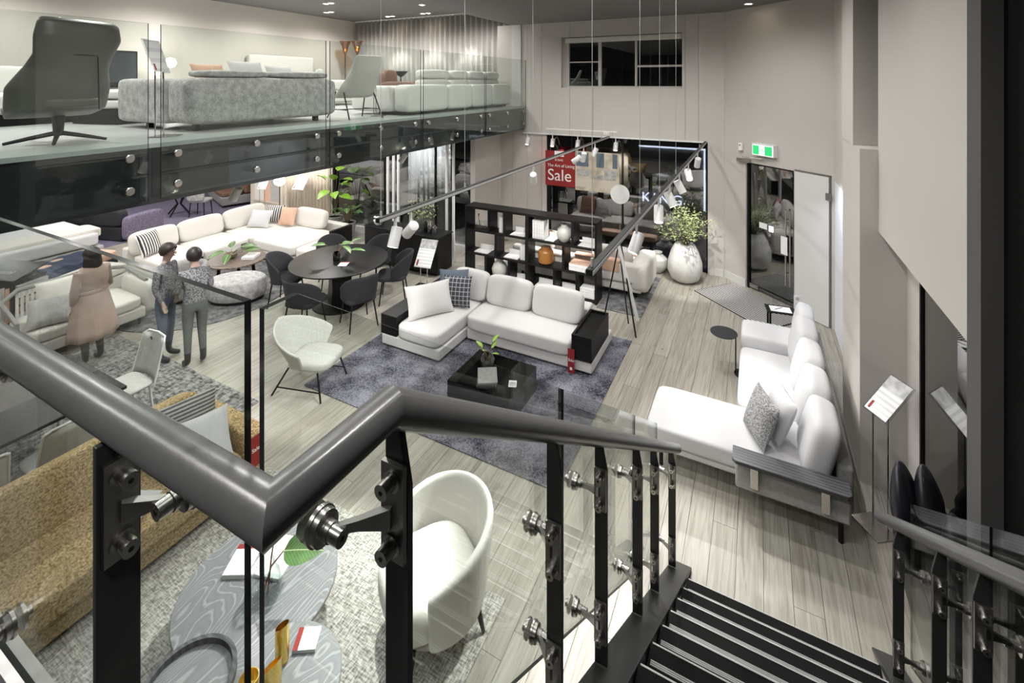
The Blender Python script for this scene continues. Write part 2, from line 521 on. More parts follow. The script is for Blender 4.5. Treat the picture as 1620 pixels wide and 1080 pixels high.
class MB:
    def __init__(self):
        self.v = []
        self.f = []
        self.mi = []
        self.cur = 0

    def add(self, vs, fs, M=None):
        o = len(self.v)
        for p in vs:
            p = Vector(p)
            self.v.append(tuple(M @ p) if M is not None else tuple(p))
        for f in fs:
            self.f.append(tuple(i + o for i in f))
            self.mi.append(self.cur)
        return self

    def box(self, c, s, rz=0.0, M=None):
        x, y, z = s[0] / 2, s[1] / 2, s[2] / 2
        vs = [(-x, -y, -z), (x, -y, -z), (x, y, -z), (-x, y, -z), (-x, -y, z), (x, -y, z), (x, y, z), (-x, y, z)]
        fs = [(0, 3, 2, 1), (4, 5, 6, 7), (0, 1, 5, 4), (1, 2, 6, 5), (2, 3, 7, 6), (3, 0, 4, 7)]
        T = Matrix.Translation(c) @ Matrix.Rotation(rz, 4, 'Z')
        return self.add(vs, fs, (M @ T) if M is not None else T)

    def bb(self, x0, x1, y0, y1, z0, z1, M=None):
        return self.box(((x0 + x1) / 2, (y0 + y1) / 2, (z0 + z1) / 2), (abs(x1 - x0), abs(y1 - y0), abs(z1 - z0)), M=M)

    def tube(self, pts, r, n=10, caps=True):
        pts = [Vector(p) for p in pts]
        k = len(pts)
        rs = r if isinstance(r, (list, tuple)) else [r] * k
        t0 = (pts[1] - pts[0]).normalized()
        up = Vector((0, 0, 1)) if abs(t0.z) < 0.9 else Vector((1, 0, 0))
        a = t0.cross(up).normalized()
        vs, fs = [], []
        for i, p in enumerate(pts):
            if i == 0:
                t, ms = t0, 1.0
            elif i == k - 1:
                t, ms = (pts[i] - pts[i - 1]).normalized(), 1.0
            else:
                d1 = (pts[i] - pts[i - 1]).normalized()
                d2 = (pts[i + 1] - pts[i]).normalized()
                t = (d1 + d2).normalized()
                ms = 1.0 / max(0.35, t.dot(d1))
            a = (a - t * a.dot(t)).normalized()
            bb = t.cross(a).normalized()
            if 0 < i < k - 1:
                # stretch the mitre along the bend direction only
                bend = ((pts[i + 1] - pts[i]).normalized() - (pts[i] - pts[i - 1]).normalized())
                bend = bend - t * bend.dot(t)
                bd = bend.normalized() if bend.length > 1e-6 else None
            else:
                bd = None
            for j in range(n):
                an = 2 * PI * j / n
                o = (a * math.cos(an) + bb * math.sin(an)) * rs[i]
                if bd is not None:
                    o = o + bd * (o.dot(bd) * (ms - 1.0))
                vs.append(p + o)
        for i in range(k - 1):
            for j in range(n):
                j2 = (j + 1) % n
                fs.append((i * n + j, i * n + j2, (i + 1) * n + j2, (i + 1) * n + j))
        if caps:
            fs.append(tuple(range(n - 1, -1, -1)))
            fs.append(tuple((k - 1) * n + j for j in range(n)))
        return self.add(vs, fs)

    def cyl(self, p0, p1, r0, r1=None, n=12):
        return self.tube([p0, p1], [r0, r0 if r1 is None else r1], n)

    def lathe(self, prof, c=(0, 0, 0), n=24, sx=1.0, sy=1.0, M=None, caps=True):
        vs, fs = [], []
        for r, z in prof:
            for j in range(n):
                a = 2 * PI * j / n
                vs.append((c[0] + r * math.cos(a) * sx, c[1] + r * math.sin(a) * sy, c[2] + z))
        for i in range(len(prof) - 1):
            for j in range(n):
                j2 = (j + 1) % n
                fs.append((i * n + j, i * n + j2, (i + 1) * n + j2, (i + 1) * n + j))
        if caps and prof[0][0] > 1e-5:
            fs.append(tuple(range(n - 1, -1, -1)))
        if caps and prof[-1][0] > 1e-5:
            fs.append(tuple((len(prof) - 1) * n + j for j in range(n)))
        return self.add(vs, fs, M)

    def prism(self, poly, z0, z1, M=None):
        n = len(poly)
        vs = [(x, y, z0) for x, y in poly] + [(x, y, z1) for x, y in poly]
        fs = [tuple(range(n - 1, -1, -1)), tuple(range(n, 2 * n))]
        for i in range(n):
            j = (i + 1) % n
            fs.append((i, j, n + j, n + i))
        return self.add(vs, fs, M)

    def sbox(self, c, s, p=7.0, n=9, M=None, crown=0.0, rz=0.0):
        """rounded, slightly puffed block (a cushion)"""
        vs, fs = [], []
        idx = {}

        def pt(a, b, cc):
            key = (round(a, 5), round(b, 5), round(cc, 5))
            if key in idx:
                return idx[key]
            L = (abs(a) ** p + abs(b) ** p + abs(cc) ** p) ** (1.0 / p)
            x, y, z = a / L, b / L, cc / L
            zz = z * s[2] / 2
            if crown and z > 0:
                zz += crown * (1 - x * x) * (1 - y * y)
            vs.append((x * s[0] / 2, y * s[1] / 2, zz))
            idx[key] = len(vs) - 1
            return idx[key]
        g = [math.sin(PI / 2 * (-1 + 2 * i / n)) * 0.35 + 0.65 * (-1 + 2 * i / n) for i in range(n + 1)]
        for ax in range(3):
            for sg in (-1, 1):
                for i in range(n):
                    for j in range(n):
                        q = []
                        for (u, w_) in ((g[i], g[j]), (g[i + 1], g[j]), (g[i + 1], g[j + 1]), (g[i], g[j + 1])):
                            t = [0, 0, 0]
                            t[ax] = sg
                            t[(ax + 1) % 3] = u
                            t[(ax + 2) % 3] = w_
                            q.append(pt(*t))
                        fs.append(tuple(q) if sg > 0 else tuple(reversed(q)))
        T = Matrix.Translation(c) @ Matrix.Rotation(rz, 4, 'Z')
        return self.add(vs, fs, (M @ T) if M is not None else T)

    def pillow(self, w_, h_, t_, n=12, M=None, pinch=0.07):
        vs, fs = [], []
        g = [-1 + 2 * i / n for i in range(n + 1)]
        g = [0.6 * x + 0.4 * math.sin(PI / 2 * x) for x in g]
        for sg in (1, -1):
            o = len(vs)
            for a in g:
                for b_ in g:
                    x = a * w_ / 2 * (1 - pinch * (1 - b_ * b_))
                    y = b_ * h_ / 2 * (1 - pinch * (1 - a * a))
                    z = sg * t_ / 2 * (max(0, 1 - abs(a) ** 2.6) ** 0.5) * (max(0, 1 - abs(b_) ** 2.6) ** 0.5)
                    z += 0.012 * t_ * math.sin(9 * a + 3 * b_) * (1 - a * a)
                    vs.append((x, y, z))
            for i in range(n):
                for j in range(n):
                    q = (o + i * (n + 1) + j, o + (i + 1) * (n + 1) + j, o + (i + 1) * (n + 1) + j + 1, o + i * (n + 1) + j + 1)
                    fs.append(q if sg > 0 else tuple(reversed(q)))
        return self.add(vs, fs, M)

    def surf(self, fn, nu, nv, M=None):
        vs = [fn(i / nu, j / nv) for i in range(nu + 1) for j in range(nv + 1)]
        fs = [(i * (nv + 1) + j, (i + 1) * (nv + 1) + j, (i + 1) * (nv + 1) + j + 1, i * (nv + 1) + j + 1) for i in range(nu) for j in range(nv)]
        return self.add(vs, fs, M)

    def mesh(self, name, mats, smooth=True, angle=38):
        me = bpy.data.meshes.new(name)
        me.from_pydata(self.v, [], self.f)
        if isinstance(mats, str):
            mats = [mats]
        for mm in mats:
            me.materials.append(MATS[mm])
        if len(mats) > 1:
            me.polygons.foreach_set('material_index', self.mi)
        if smooth:
            me.polygons.foreach_set('use_smooth', [True] * len(me.polygons))
            me.update()
            me.set_sharp_from_angle(angle=math.radians(angle))
        me.update()
        return me

    def build(self, name, mats, parent=None, smooth=True, angle=38, bevel=0.0, seg=2, loc=None, rot=None, thick=0.0, sub=0, off=0.0):
        me = self.mesh(name, mats, smooth, angle)
        if thick or sub:
            bm = bmesh.new()
            bm.from_mesh(me)
            bmesh.ops.remove_doubles(bm, verts=bm.verts, dist=1e-5)
            bmesh.ops.recalc_face_normals(bm, faces=bm.faces)
            bm.to_mesh(me)
            bm.free()
        o = bpy.data.objects.new(name, me)
        COL.objects.link(o)
        if parent is not None:
            o.parent = parent
        if loc is not None:
            o.location = loc
        if rot is not None:
            o.rotation_euler = rot
        if thick:
            md = o.modifiers.new('thickness', 'SOLIDIFY')
            md.thickness = thick
            md.offset = off
        if bevel:
            md = o.modifiers.new('rounding', 'BEVEL')
            md.width = bevel
            md.segments = seg
            md.limit_method = 'ANGLE'
            md.angle_limit = math.radians(40)
        if sub:
            md = o.modifiers.new('smoothing', 'SUBSURF')
            md.levels = sub
            md.render_levels = sub
        return o


def tag(o, label, cat=None, group=None, kind=None):
    o['label'] = label
    if cat:
        o['category'] = cat
    if group:
        o['group'] = group
    if kind:
        o['kind'] = kind
    return o


def thing(name, label, cat, loc=(0, 0, 0), rz=0.0, group=None):
    o = bpy.data.objects.new(name, None)
    COL.objects.link(o)
    o.empty_display_size = 0.1
    o.location = loc
    o.rotation_euler = (0, 0, rz)
    return tag(o, label, cat, group)


def struct(name, mb, mats, parent=None, label=None, **kw):
    o = mb.build(name, mats, parent, **kw)
    if parent is None:
        o['kind'] = 'structure'
        if label:
            o['label'] = label
    return o


def copy_tree(o, parent=None):
    c = o.copy()
    COL.objects.link(c)
    c.parent = parent
    for ch in list(o.children):
        copy_tree(ch, c)
    return c


def dup(root, loc, rz, label=None, group=None):
    c = copy_tree(root)
    c.location = loc
    c.rotation_euler = (0, 0, rz)
    if label:
        c['label'] = label
    if group:
        c['group'] = group
    return c


def share(name, me, parent, loc=(0, 0, 0), rot=(0, 0, 0), scale=(1, 1, 1)):
    o = bpy.data.objects.new(name, me)
    COL.objects.link(o)
    o.parent = parent
    o.location = loc
    o.rotation_euler = rot
    o.scale = scale
    return o


def text(body, size, mat, parent, loc, rot, name='lettering', ext=0.001, align='LEFT', space=1.0):
    cu = bpy.data.curves.new(name, 'FONT')
    cu.body = body
    cu.size = size
    cu.extrude = ext
    cu.align_x = align
    cu.space_character = space
    cu.materials.append(MATS[mat])
    tmp = bpy.data.objects.new(name, cu)
    COL.objects.link(tmp)
    me = bpy.data.meshes.new_from_object(tmp.evaluated_get(bpy.context.evaluated_depsgraph_get()))
    bpy.data.objects.remove(tmp)
    bpy.data.curves.remove(cu)
    o = bpy.data.objects.new(name, me)
    COL.objects.link(o)
    o.parent = parent
    o.location = loc
    o.rotation_euler = rot
    return o


def euler_m(rx, ry, rz, loc=(0, 0, 0)):
    return Matrix.Translation(loc) @ Matrix.Rotation(rz, 4, 'Z') @ Matrix.Rotation(ry, 4, 'Y') @ Matrix.Rotation(rx, 4, 'X')


# ---------------------------------------------------------------- the room shell
ZM, ZF, ZC, ZMC = 3.20, 2.66, 5.12, 5.65     # mezzanine floor, fascia foot, ceiling over the hall, ceiling over the mezzanine
XM = -4.86                                   # mezzanine edge
YB = 10.08                                   # back wall
YG = 8.90                                    # shopfront glazing under the mezzanine

floor = struct('floor', MB().bb(-17.5, 4.2, -4, 14.0, -0.25, -0.022), 'oak_base', label='grey-washed oak plank floor of the showroom')
# each board of the floor
PW = 0.19
plank_me = MB().bb(-PW / 2 + 0.0015, PW / 2 - 0.0015, -0.5, 0.5, -0.022, 0).mesh('plank', 'oak_plank', smooth=False)
rows = 0
x = -9.56
while x < 1.35:
    near = x > -4.3
    y = (1.2 if near else 2.6) - RNG.random() * 1.2
    yend = 10.0
    while y < yend:
        L = RNG.choice((2.1, 2.6, 3.0))
        share('plank', plank_me, floor, (x, y + L / 2, 0), (0, 0, 0), (1, L - 0.003, 1))
        y += L
    x += PW
pl = MB().bb(-13.2, -9.66, 0, 8.9, -0.022, 0).bb(-9.66, -4.45, -3, 1.2, -0.022, 0).bb(-4.45, 4.2, -3, 0.0, -0.022, 0)
pl.build('plank_field', 'oak_plank', floor, smooth=False)['kind'] = 'stuff'
MB().bb(-17.5, -13.2, 4.0, 12.0, -0.022, 0.002).build('purple_carpet', 'rug_purple', floor, smooth=False)

# back wall with the shop window and the upper window
bw = MB()
for (x0, x1, z0, z1) in ((-5.6, -4.31, -0.02, ZC), (-4.31, -0.88, 2.58, 3.64), (-0.88, -0.58, -0.02, ZC), (-4.31, -3.95, 3.64, ZC),
                         (-1.36, -0.88, 3.64, ZC), (-3.95, -1.36, 4.77, ZC)):
    bw.bb(x0, x1, YB + 0.02, YB + 0.28, z0, z1)
wall_back = struct('wall_back', bw, 'wall_paint', label='greige panelled wall with the shop window', smooth=False)
seams = [-5.6, -5.2, -4.8, -4.43, -3.75, -3.21, -1.30, -1.05, -0.58]
for a, c in zip(seams[:-1], seams[1:]):
    spans = [(0.0, ZC - 0.002)]
    if c <= -4.30:
        spans = [(0.0, 2.58), (2.586, ZC - 0.002)] if c <= -4.42 else spans
    a1, c1 = a + 0.003, c - 0.003
    cells = []
    xs = sorted({a1, c1} | {t for t in (-4.31, -3.95, -1.36, -0.88) if a1 < t < c1})
    for u0, u1 in zip(xs[:-1], xs[1:]):
        um = (u0 + u1) / 2
        zs = [(0.0, ZC - 0.002)]
        if -4.31 < um < -0.88:
            zs = [(2.58, ZC - 0.002)]
            if -3.95 < um < -1.36:
                zs = [(2.58, 3.64), (4.77, ZC - 0.002)]
        cells += [(u0, u1, *z) for z in zs]
    pm = MB()
    for u0, u1, z0, z1 in cells:
        pm.bb(u0, u1, YB, YB + 0.019, z0, z1)
    pm.build('wall_panel', 'wall_paint', wall_back, smooth=False)
# skirting of the back wall end
MB().bb(-0.88, -0.60, YB - 0.014, YB - 0.001, 0, 0.14).build('baseboard_strip', 'wall_white', wall_back, smooth=False)

# ceiling over the hall and over the mezzanine
ceil_main = MB().bb(-5.2, 4.2, -4, YB + 0.3, ZC, ZC + 0.6)
struct('ceiling_hall', ceil_main, 'ceiling_grey', label='dark grey ceiling over the double-height hall', smooth=False)
ceil_m = MB().bb(-11.4, -5.2, -4, 12.4, ZMC, ZMC + 0.1)
struct('ceiling_mezzanine', ceil_m, 'ceiling_grey', label='dark grey ceiling above the mezzanine', smooth=False)

# mezzanine slab with its dark glass fascia and pale stone nosing
slab = struct('floor_mezzanine', MB().bb(-17.5, XM - 0.07, -4, 12.4, ZF + 0.02, ZM - 0.012), 'ceiling_white', label='mezzanine floor slab', smooth=False)
MB().bb(-11.2, XM - 0.40, -4, 12.2, ZM - 0.012, ZM).build('mezzanine_tiles', 'tile_grey', slab, smooth=False)
MB().bb(XM - 0.40, XM + 0.012, -4, YB - 0.02, ZM - 0.035, ZM + 0.004).build('stone_nosing', 'stone_edge', slab, smooth=False)
MB().bb(XM - 0.069, XM, -4, YB - 0.02, ZF, ZM - 0.036).build('fascia', 'fascia_black', slab, smooth=False)
MB().bb(XM - 0.35, XM - 0.07, -4, YG, ZF + 0.005, ZF + 0.019).build('soffit_strip', 'fascia_black', slab, smooth=False)

struct('wall_left_mezzanine', MB().bb(-11.4, -11.2, -4, 12.4, ZM, ZMC), 'mezz_paint', label='pale cream mezzanine wall', smooth=False)
struct('wall_mezzanine_end', MB().bb(-11.4, -4.95, 11.15, 11.35, ZM, ZMC).bb(-5.25, -4.95, YB + 0.02, 11.15, ZM, ZMC), 'mezz_paint',
       label='mezzanine wall behind the curtain', smooth=False)
struct('trim_1', MB().bb(-5.20, -4.96, YB - 0.02, YB + 0.28, ZM, ZC), 'wall_white', label='pale pilaster at the mezzanine end', smooth=False)

# ground floor under the mezzanine
struct('wall_left', MB().bb(-17.7, -17.5, -4, 14, 0, ZF), 'wall_white', label='far side wall beyond the purple carpet', smooth=False)
struct('wall_left_back', MB().bb(-17.5, -13.2, 12.0, 12.2, 0, ZF + 0.02).bb(-13.3, -13.2, YG + 0.12, 12.0, 0, ZF + 0.02), 'wall_white',
       label='wall behind the purple carpet', smooth=False)
struct('wall_beige', MB().bb(-13.2, -9.86, YG, YG + 0.12, 0, ZF + 0.02), 'wall_beige', label='beige wall with the timber drape under the mezzanine', smooth=False)
shell = MB().bb(-17.5, 4.2, -4.1, -3.9, 0, ZMC)
struct('wall_rear', shell, 'rear_dark', label='rear wall behind the stair', smooth=False)

# wall C: angled entrance wall with the glass door
WC0 = Vector((-0.58, 10.08))
WCA = math.radians(-41)
WCL = 2.10


def wc_matrix():
    return Matrix.Translation((WC0.x, WC0.y, 0)) @ Matrix.Rotation(WCA, 4, 'Z')


WCM = wc_matrix()


def on_wc(o):
    o.matrix_world = WCM
    return o


wc = MB().bb(0, 0.50, 0, 0.2, -0.02, ZC).bb(0.50, 1.46, 0, 0.2, 2.30, ZC).bb(1.46, WCL + 0.6, 0, 0.2, -0.02, ZC)
wall_c = on_wc(struct('wall_entrance', wc, 'wall_paint', label='angled greige entrance wall with the glass door', smooth=False))
MB().bb(0.004, 0.50, -0.014, -0.001, 0, 0.14).build('baseboard_strip', 'wall_white', wall_c, smooth=False)
MB().bb(1.50, 2.06, -0.030, -0.001, 0.01, 2.30).build('door_panel', 'wall_white', wall_c, smooth=False)
MB().bb(2.062, 2.085, -0.010, -0.001, 0.0, 2.33).bb(1.475, 2.085, -0.010, -0.001, 2.305, 2.33).build('door_reveal', 'steel_dark', wall_c, smooth=False)
hg = MB().bb(2.02, 2.10, -0.045, -0.031, 1.95, 2.06)
hg.build('door_hinge', 'steel', wall_c, smooth=False)
# wall D, the column and the stair-side wall
struct('wall_side_entrance', MB().bb(1.02, 1.3, 6.52, 8.68, 2.28, ZC), 'wall_paint', label='white side wall beside the entrance', smooth=False)
struct('wall_side_niche', MB().bb(1.03, 1.3, 6.52, 8.66, 0, 2.28), 'wall_lit_cool', label='niche wall beside the entrance with bluish light put into its colour', smooth=False)
lamp('SPOT', (0.6, 7.9, 2.5), 12, target=(1.03, 8.0, 1.2), angle=110, blend=0.8, radius=0.05, color=(0.86, 0.90, 1.0))  # added bluish spot without a fixture, brightens the niche
struct('column', MB().bb(0.85, 1.35, 5.50, 6.52, 0, 3.13).bb(0.84, 1.35, 5.80, 6.52, 3.13, ZC), 'wall_paint',
       label='greige stepped column with a ledge', smooth=False)
struct('wall_right', MB().bb(0.99, 1.35, 3.38, 5.50, 2.37, ZC), 'wall_paint', label='greige bulkhead wall above the recess', smooth=False)
struct('wall_right_recess', MB().bb(1.20, 1.32, 5.06, 5.50, 0, 2.37), 'wall_paint', label='wall inside the recess', smooth=False)
struct('wall_right_end', MB().bb(0.99, 1.075, 3.20, 3.38, 0, ZC), 'dark_paint', label='dark grey end of the stair wall', smooth=False)
struct('wall_stair_side', MB().bb(1.075, 1.2, -4, 3.30, 0, ZC), 'black_paint', label='black wall beside the stair', smooth=False)
struct('wall_far_right', MB().bb(4.0, 4.2, -4, 11, 0, ZC).bb(1.35, 4.0, 5.7, 5.9, 0, ZC), 'wall_white', label='side room walls', smooth=False)
MB().bb(1.33, 4.0, 0, 5.6, -0.021, 0.004).build('side_room_carpet', 'carpet_grey', floor, smooth=False)
gw = MB().bb(1.20, 1.212, 3.38, 5.03, 0.02, 2.36)
sw = struct('window_3', gw, 'window_glass', label='dark glass panel of the recess', smooth=False)
MB().bb(1.185, 1.227, 5.025, 5.06, 0, 2.37).build('window_frame', 'black_metal', sw, smooth=False)

# window_1: the shop window
w1 = struct('window_1', MB().bb(-4.29, -0.90, YB + 0.10, YB + 0.112, 0.06, 2.56), 'window_glass', label='large dark shop window behind the bookshelf', smooth=False)
fr = MB().bb(-4.31, -4.27, YB + 0.02, YB + 0.2, 0, 2.58).bb(-0.91, -0.88, YB + 0.02, YB + 0.2, 0, 2.58).bb(-4.27, -0.91, YB + 0.06, YB + 0.16, 0, 0.07).bb(-4.27, -0.91, YB + 0.06, YB + 0.16, 2.545, 2.58)
fr.build('window_frame', 'black_metal', w1, smooth=False)
MB().bb(-2.60, -2.57, YB + 0.07, YB + 0.13, 0.07, 2.545).build('mullion', 'black_metal', w1, smooth=False)
# window_2: the upper window
w2 = struct('window_2', MB().bb(-3.80, -1.37, YB + 0.14, YB + 0.15, 3.68, 4.72), 'window_glass', label='upper window with a raised blind', smooth=False)
wf = MB().bb(-3.95, -3.80, YB + 0.10, YB + 0.18, 3.64, 4.77).bb(-3.80, -1.36, YB + 0.10, YB + 0.18, 3.64, 3.68)
wf.build('window_frame', 'wall_paint', w2, smooth=False)
for a, c in ((-3.12, -3.06), (-2.32, -2.28)):
    MB().bb(a, c, YB + 0.09, YB + 0.17, 3.68, 4.66).build('mullion', 'wall_paint', w2, smooth=False)
MB().bb(-3.80, -3.12, YB + 0.11, YB + 0.16, 4.20, 4.225).build('glazing_bar', 'wall_paint', w2, smooth=False)
MB().bb(-2.28, -1.37, YB + 0.11, YB + 0.16, 4.08, 4.12).build('glazing_bar', 'wall_paint', w2, smooth=False)
MB().bb(-3.88, -1.37, YB + 0.04, YB + 0.085, 4.64, 4.75).build('roller_blind', 'cloth_cream', w2, smooth=False, bevel=0.012)

# window_4: shopfront under the mezzanine
w4 = struct('window_4', MB().bb(-9.80, -5.62, YG + 0.08, YG + 0.092, 0.14, ZF - 0.02), 'window_glass', label='dark shopfront glazing under the mezzanine', smooth=False)
MB().bb(-9.86, -5.6, YG - 0.02, YG + 0.2, 0, 0.14).build('window_sill', 'wall_white', w4, smooth=False)
MB().bb(-9.86, -9.80, YG, YG + 0.15, 0.14, ZF).build('window_frame', 'black_metal', w4, smooth=False)
for xx in (-8.15, -6.62):
    MB().bb(xx - 0.02, xx + 0.02, YG + 0.06, YG + 0.11, 0.14, ZF).build('mullion', 'black_metal', w4, smooth=False)
struct('wall_shopfront_return', MB().bb(-5.62, -5.5, YG, YB + 0.3, 0, ZF), 'wall_paint', label='short greige wall return beside the shopfront', smooth=False)
struct('exterior_backdrop', MB().bb(-14, 5, 14.0, 14.2, -1, 7).bb(-13.15, -13.1, YG + 0.2, 14, 0, 3), 'night_dark', label='dark backdrop added outside the windows for the night', smooth=False)  # added backdrop that keeps the view through the windows dark

# ---------------------------------------------------------------- stair, landing and balustrades
ZL = 2.185
RZ, RY0, RY1 = 3.185, 0.64, 3.96
SL = (3.185 - 0.855) / (RY1 - RY0)          # fall of the flight


def rail_z(y):
    return RZ - SL * max(0.0, y - RY0)


landing = struct('floor_landing', MB().bb(-3.2, 1.07, -3.9, 0.50, ZL - 0.2, ZL), 'landing_grey', label='stair landing floor', smooth=False)
MB().bb(-3.2, -0.62, 0.501, 0.56, ZL - 0.25, ZL + 0.002).bb(-0.62, 1.07, 0.501, 0.58, ZL - 0.2, ZL).build('landing_kerb', 'wall_white', landing, smooth=False)

stair = thing('staircase', 'black steel stair with ribbed silver nosings descending to the oak floor', 'staircase', (0, 0, 0))
for k in range(1, 12):
    z, y1 = 0.182 * k, 3.90 - 0.2625 * k
    t = MB().bb(-0.455, 0.665, y1 - 0.30, y1, z - 0.045, z).bb(-0.455, 0.665, y1 - 0.30, y1 - 0.285, z, z + 0.135).build('tread', 'tread_black', stair, smooth=False, bevel=0.003)
    ns = MB()
    for q in range(3):
        ns.bb(-0.44, 0.65, y1 - 0.100 + q * 0.0085, y1 - 0.0940 + q * 0.0085, z, z + 0.004)
    ns.build('nosing_strip', 'nosing_grey', t, smooth=False)
    MB().bb(-0.445, 0.655, y1 - 0.009, y1 - 0.002, z, z + 0.003).build('nosing_line', 'strip_grey', t, smooth=False)


def sloped(x0, x1, ya, yb, top, th):
    """box running down the flight between ya and yb; top(y) is its upper line"""
    vs = []
    for y in (ya, yb):
        zt = top(y)
        vs += [(x0, y, zt - th), (x1, y, zt - th), (x1, y, zt), (x0, y, zt)]
    return MB().add(vs, [(0, 1, 2, 3), (7, 6, 5, 4), (0, 4, 5, 1), (1, 5, 6, 2), (2, 6, 7, 3), (3, 7, 4, 0)])


def str_top(y):
    return rail_z(y) - 0.945


for x0, x1 in ((-0.60, -0.457), (0.667, 0.80)):
    s = sloped(x0, x1, 0.62, 3.90, lambda y: max(str_top(y), 0.02), 0.24)
    s.v = [(a, c, max(d, 0.0)) for a, c, d in s.v]
    s.build('stringer', 'post_grey', stair, smooth=False, bevel=0.004)

# spider fitting: origin on the post, arm reaching along local +Y to the glass at distance REACH
REACH = 0.125


def arm_mesh(reach, along, drop):
    """flat tapered arm from the plate to the glass clamp; along = offset in the bolt direction"""
    e = Vector((0.020 + along, reach - 0.030, drop))
    s0 = Vector((0.014, 0.0, 0.0))
    br = MB().box((0.0105, 0, 0), (0.009, 0.050, 0.168))
    dv = (e - s0).normalized()
    side = dv.cross(Vector((0, 0, 1))).normalized()
    vs = []
    for p, hw, hh in ((s0, 0.010, 0.024), (s0.lerp(e, 0.5), 0.007, 0.012), (e, 0.0055, 0.0085)):
        up = Vector((0, 0, 1))
        vs += [p - side * hw - up * hh, p + side * hw - up * hh, p + side * hw + up * hh * 0.55, p - side * hw + up * hh * 0.55]
    fs = []
    for i in (0, 4):
        fs += [(i, i + 1, i + 5, i + 4), (i + 1, i + 2, i + 6, i + 5), (i + 2, i + 3, i + 7, i + 6), (i + 3, i, i + 4, i + 7)]
    fs += [(3, 2, 1, 0), (8, 9, 10, 11)]
    br.add(vs, fs)
    br.cyl((e.x, reach - 0.042, e.z), (e.x, reach - 0.020, e.z), 0.017, n=20)
    return br.mesh('spider_bracket', 'steel_dark')


def spider_parts():
    bolt = MB().cyl((0, 0, 0), (0.030, 0, 0), 0.0135, n=18)
    bolt.cyl((0, 0, 0), (0.005, 0, 0), 0.019, n=18)
    bolt.cur = 1
    bolt.cyl((0.0295, 0, 0), (0.0305, 0, 0), 0.0045, n=6)
    clamp = MB().lathe([(0.0001, -0.060), (0.0145, -0.060), (0.015, -0.022), (0.029, -0.020), (0.030, -0.009), (0.033, -0.0085), (0.033, -0.001), (0.0001, -0.001)], n=28)
    clamp.lathe([(0.0001, 0.013), (0.031, 0.013), (0.031, 0.020), (0.016, 0.024), (0.013, 0.034), (0.0001, 0.034)], n=28)
    clamp.cur = 1
    clamp.cyl((0, 0, -0.0605), (0, 0, -0.0595), 0.0045, n=6)
    return bolt.mesh('bolt', ['steel', 'black_metal']), clamp.mesh('clamp_disc', ['steel', 'black_metal'])


SPBOLT, SPCL = spider_parts()
ARMS = {}


def spider(parent, loc, rz, reach=REACH, along=0.0, drop=0.0):
    key = (reach, along, drop)
    if key not in ARMS:
        ARMS[key] = arm_mesh(*key)
    s = share('spider_bracket', ARMS[key], parent, loc, (0, 0, rz))
    for dz in (0.056, -0.056):
        share('bolt', SPBOLT, s, (0.014, 0, dz))
    share('clamp_disc', SPCL, s, (0.020 + along, reach - 0.006, drop), (-PI / 2, 0, 0))
    return s


def glass_panel(parent, corners, n, th=0.012, mats=('sheet_glass', 'glass_edge')):
    """corners: polygon of the sheet, n: its normal; the faces are clear, the cut edges dark"""
    n = Vector(n).normalized() * th / 2
    k = len(corners)
    mb = MB()
    vs = [Vector(c) + n for c in corners] + [Vector(c) - n for c in corners]
    mb.add(vs, [tuple(range(k)), tuple(reversed(range(k, 2 * k)))])
    mb.cur = 1
    mb.add(vs, [(i, k + i, k + (i + 1) % k, (i + 1) % k) for i in range(k)])
    return mb.build('glass_panel', list(mats), parent, smooth=False)


# balustrade on the landing and the flight, on the lounge side
bal = thing('stair_balustrade', 'dark grey tubular handrail with glass panels along landing and stair beside the tan sofa', 'balustrade')
XR, XG = -0.57, -0.713
hr = MB().tube([(-3.0, 0.41, RZ), (XR, 0.41, RZ), (XR, RY0, RZ), (XR, RY1, rail_z(RY1))], 0.0325, 28)
hr.build('handrail', 'rail_grey', bal, angle=30)
YG1 = 0.508
glass_panel(bal, [(-2.05, YG1, 2.25), (-0.761, YG1, 2.25), (-0.761, YG1, 3.385), (-2.05, YG1, 3.385)], (0, 1, 0))
glass_panel(bal, [(-3.2, YG1, 2.25), (-2.08, YG1, 2.25), (-2.08, YG1, 3.385), (-3.2, YG1, 3.385)], (0, 1, 0))


def gz(y):
    return 3.385 - SL * max(0, y - 0.565)


def flight_glass(parent, xg, ya, yb):
    ys = [ya] + ([0.565] if ya < 0.565 < yb else []) + [yb]
    top = [(xg, y, gz(y)) for y in ys]
    low = [(xg, y, gz(y) - 1.02) for y in reversed(ys)]
    return glass_panel(parent, top + low, (1, 0, 0))


for a, c in ((0.50, 1.80), (1.83, 3.08), (3.10, 3.86)):
    flight_glass(bal, XG, a, c)
for xp in (-0.96, -1.75, -2.45):
    MB().bb(xp - 0.006, xp + 0.006, 0.378, 0.442, ZL, RZ - 0.028).build('post', 'post_grey', bal, smooth=False, bevel=0.002)
    spider(bal, (xp, 0.41, RZ - 0.145), 0, 0.098, 0.03, -0.02)
    spider(bal, (xp, 0.41, RZ - 0.80), 0, 0.098, 0.03, -0.02)


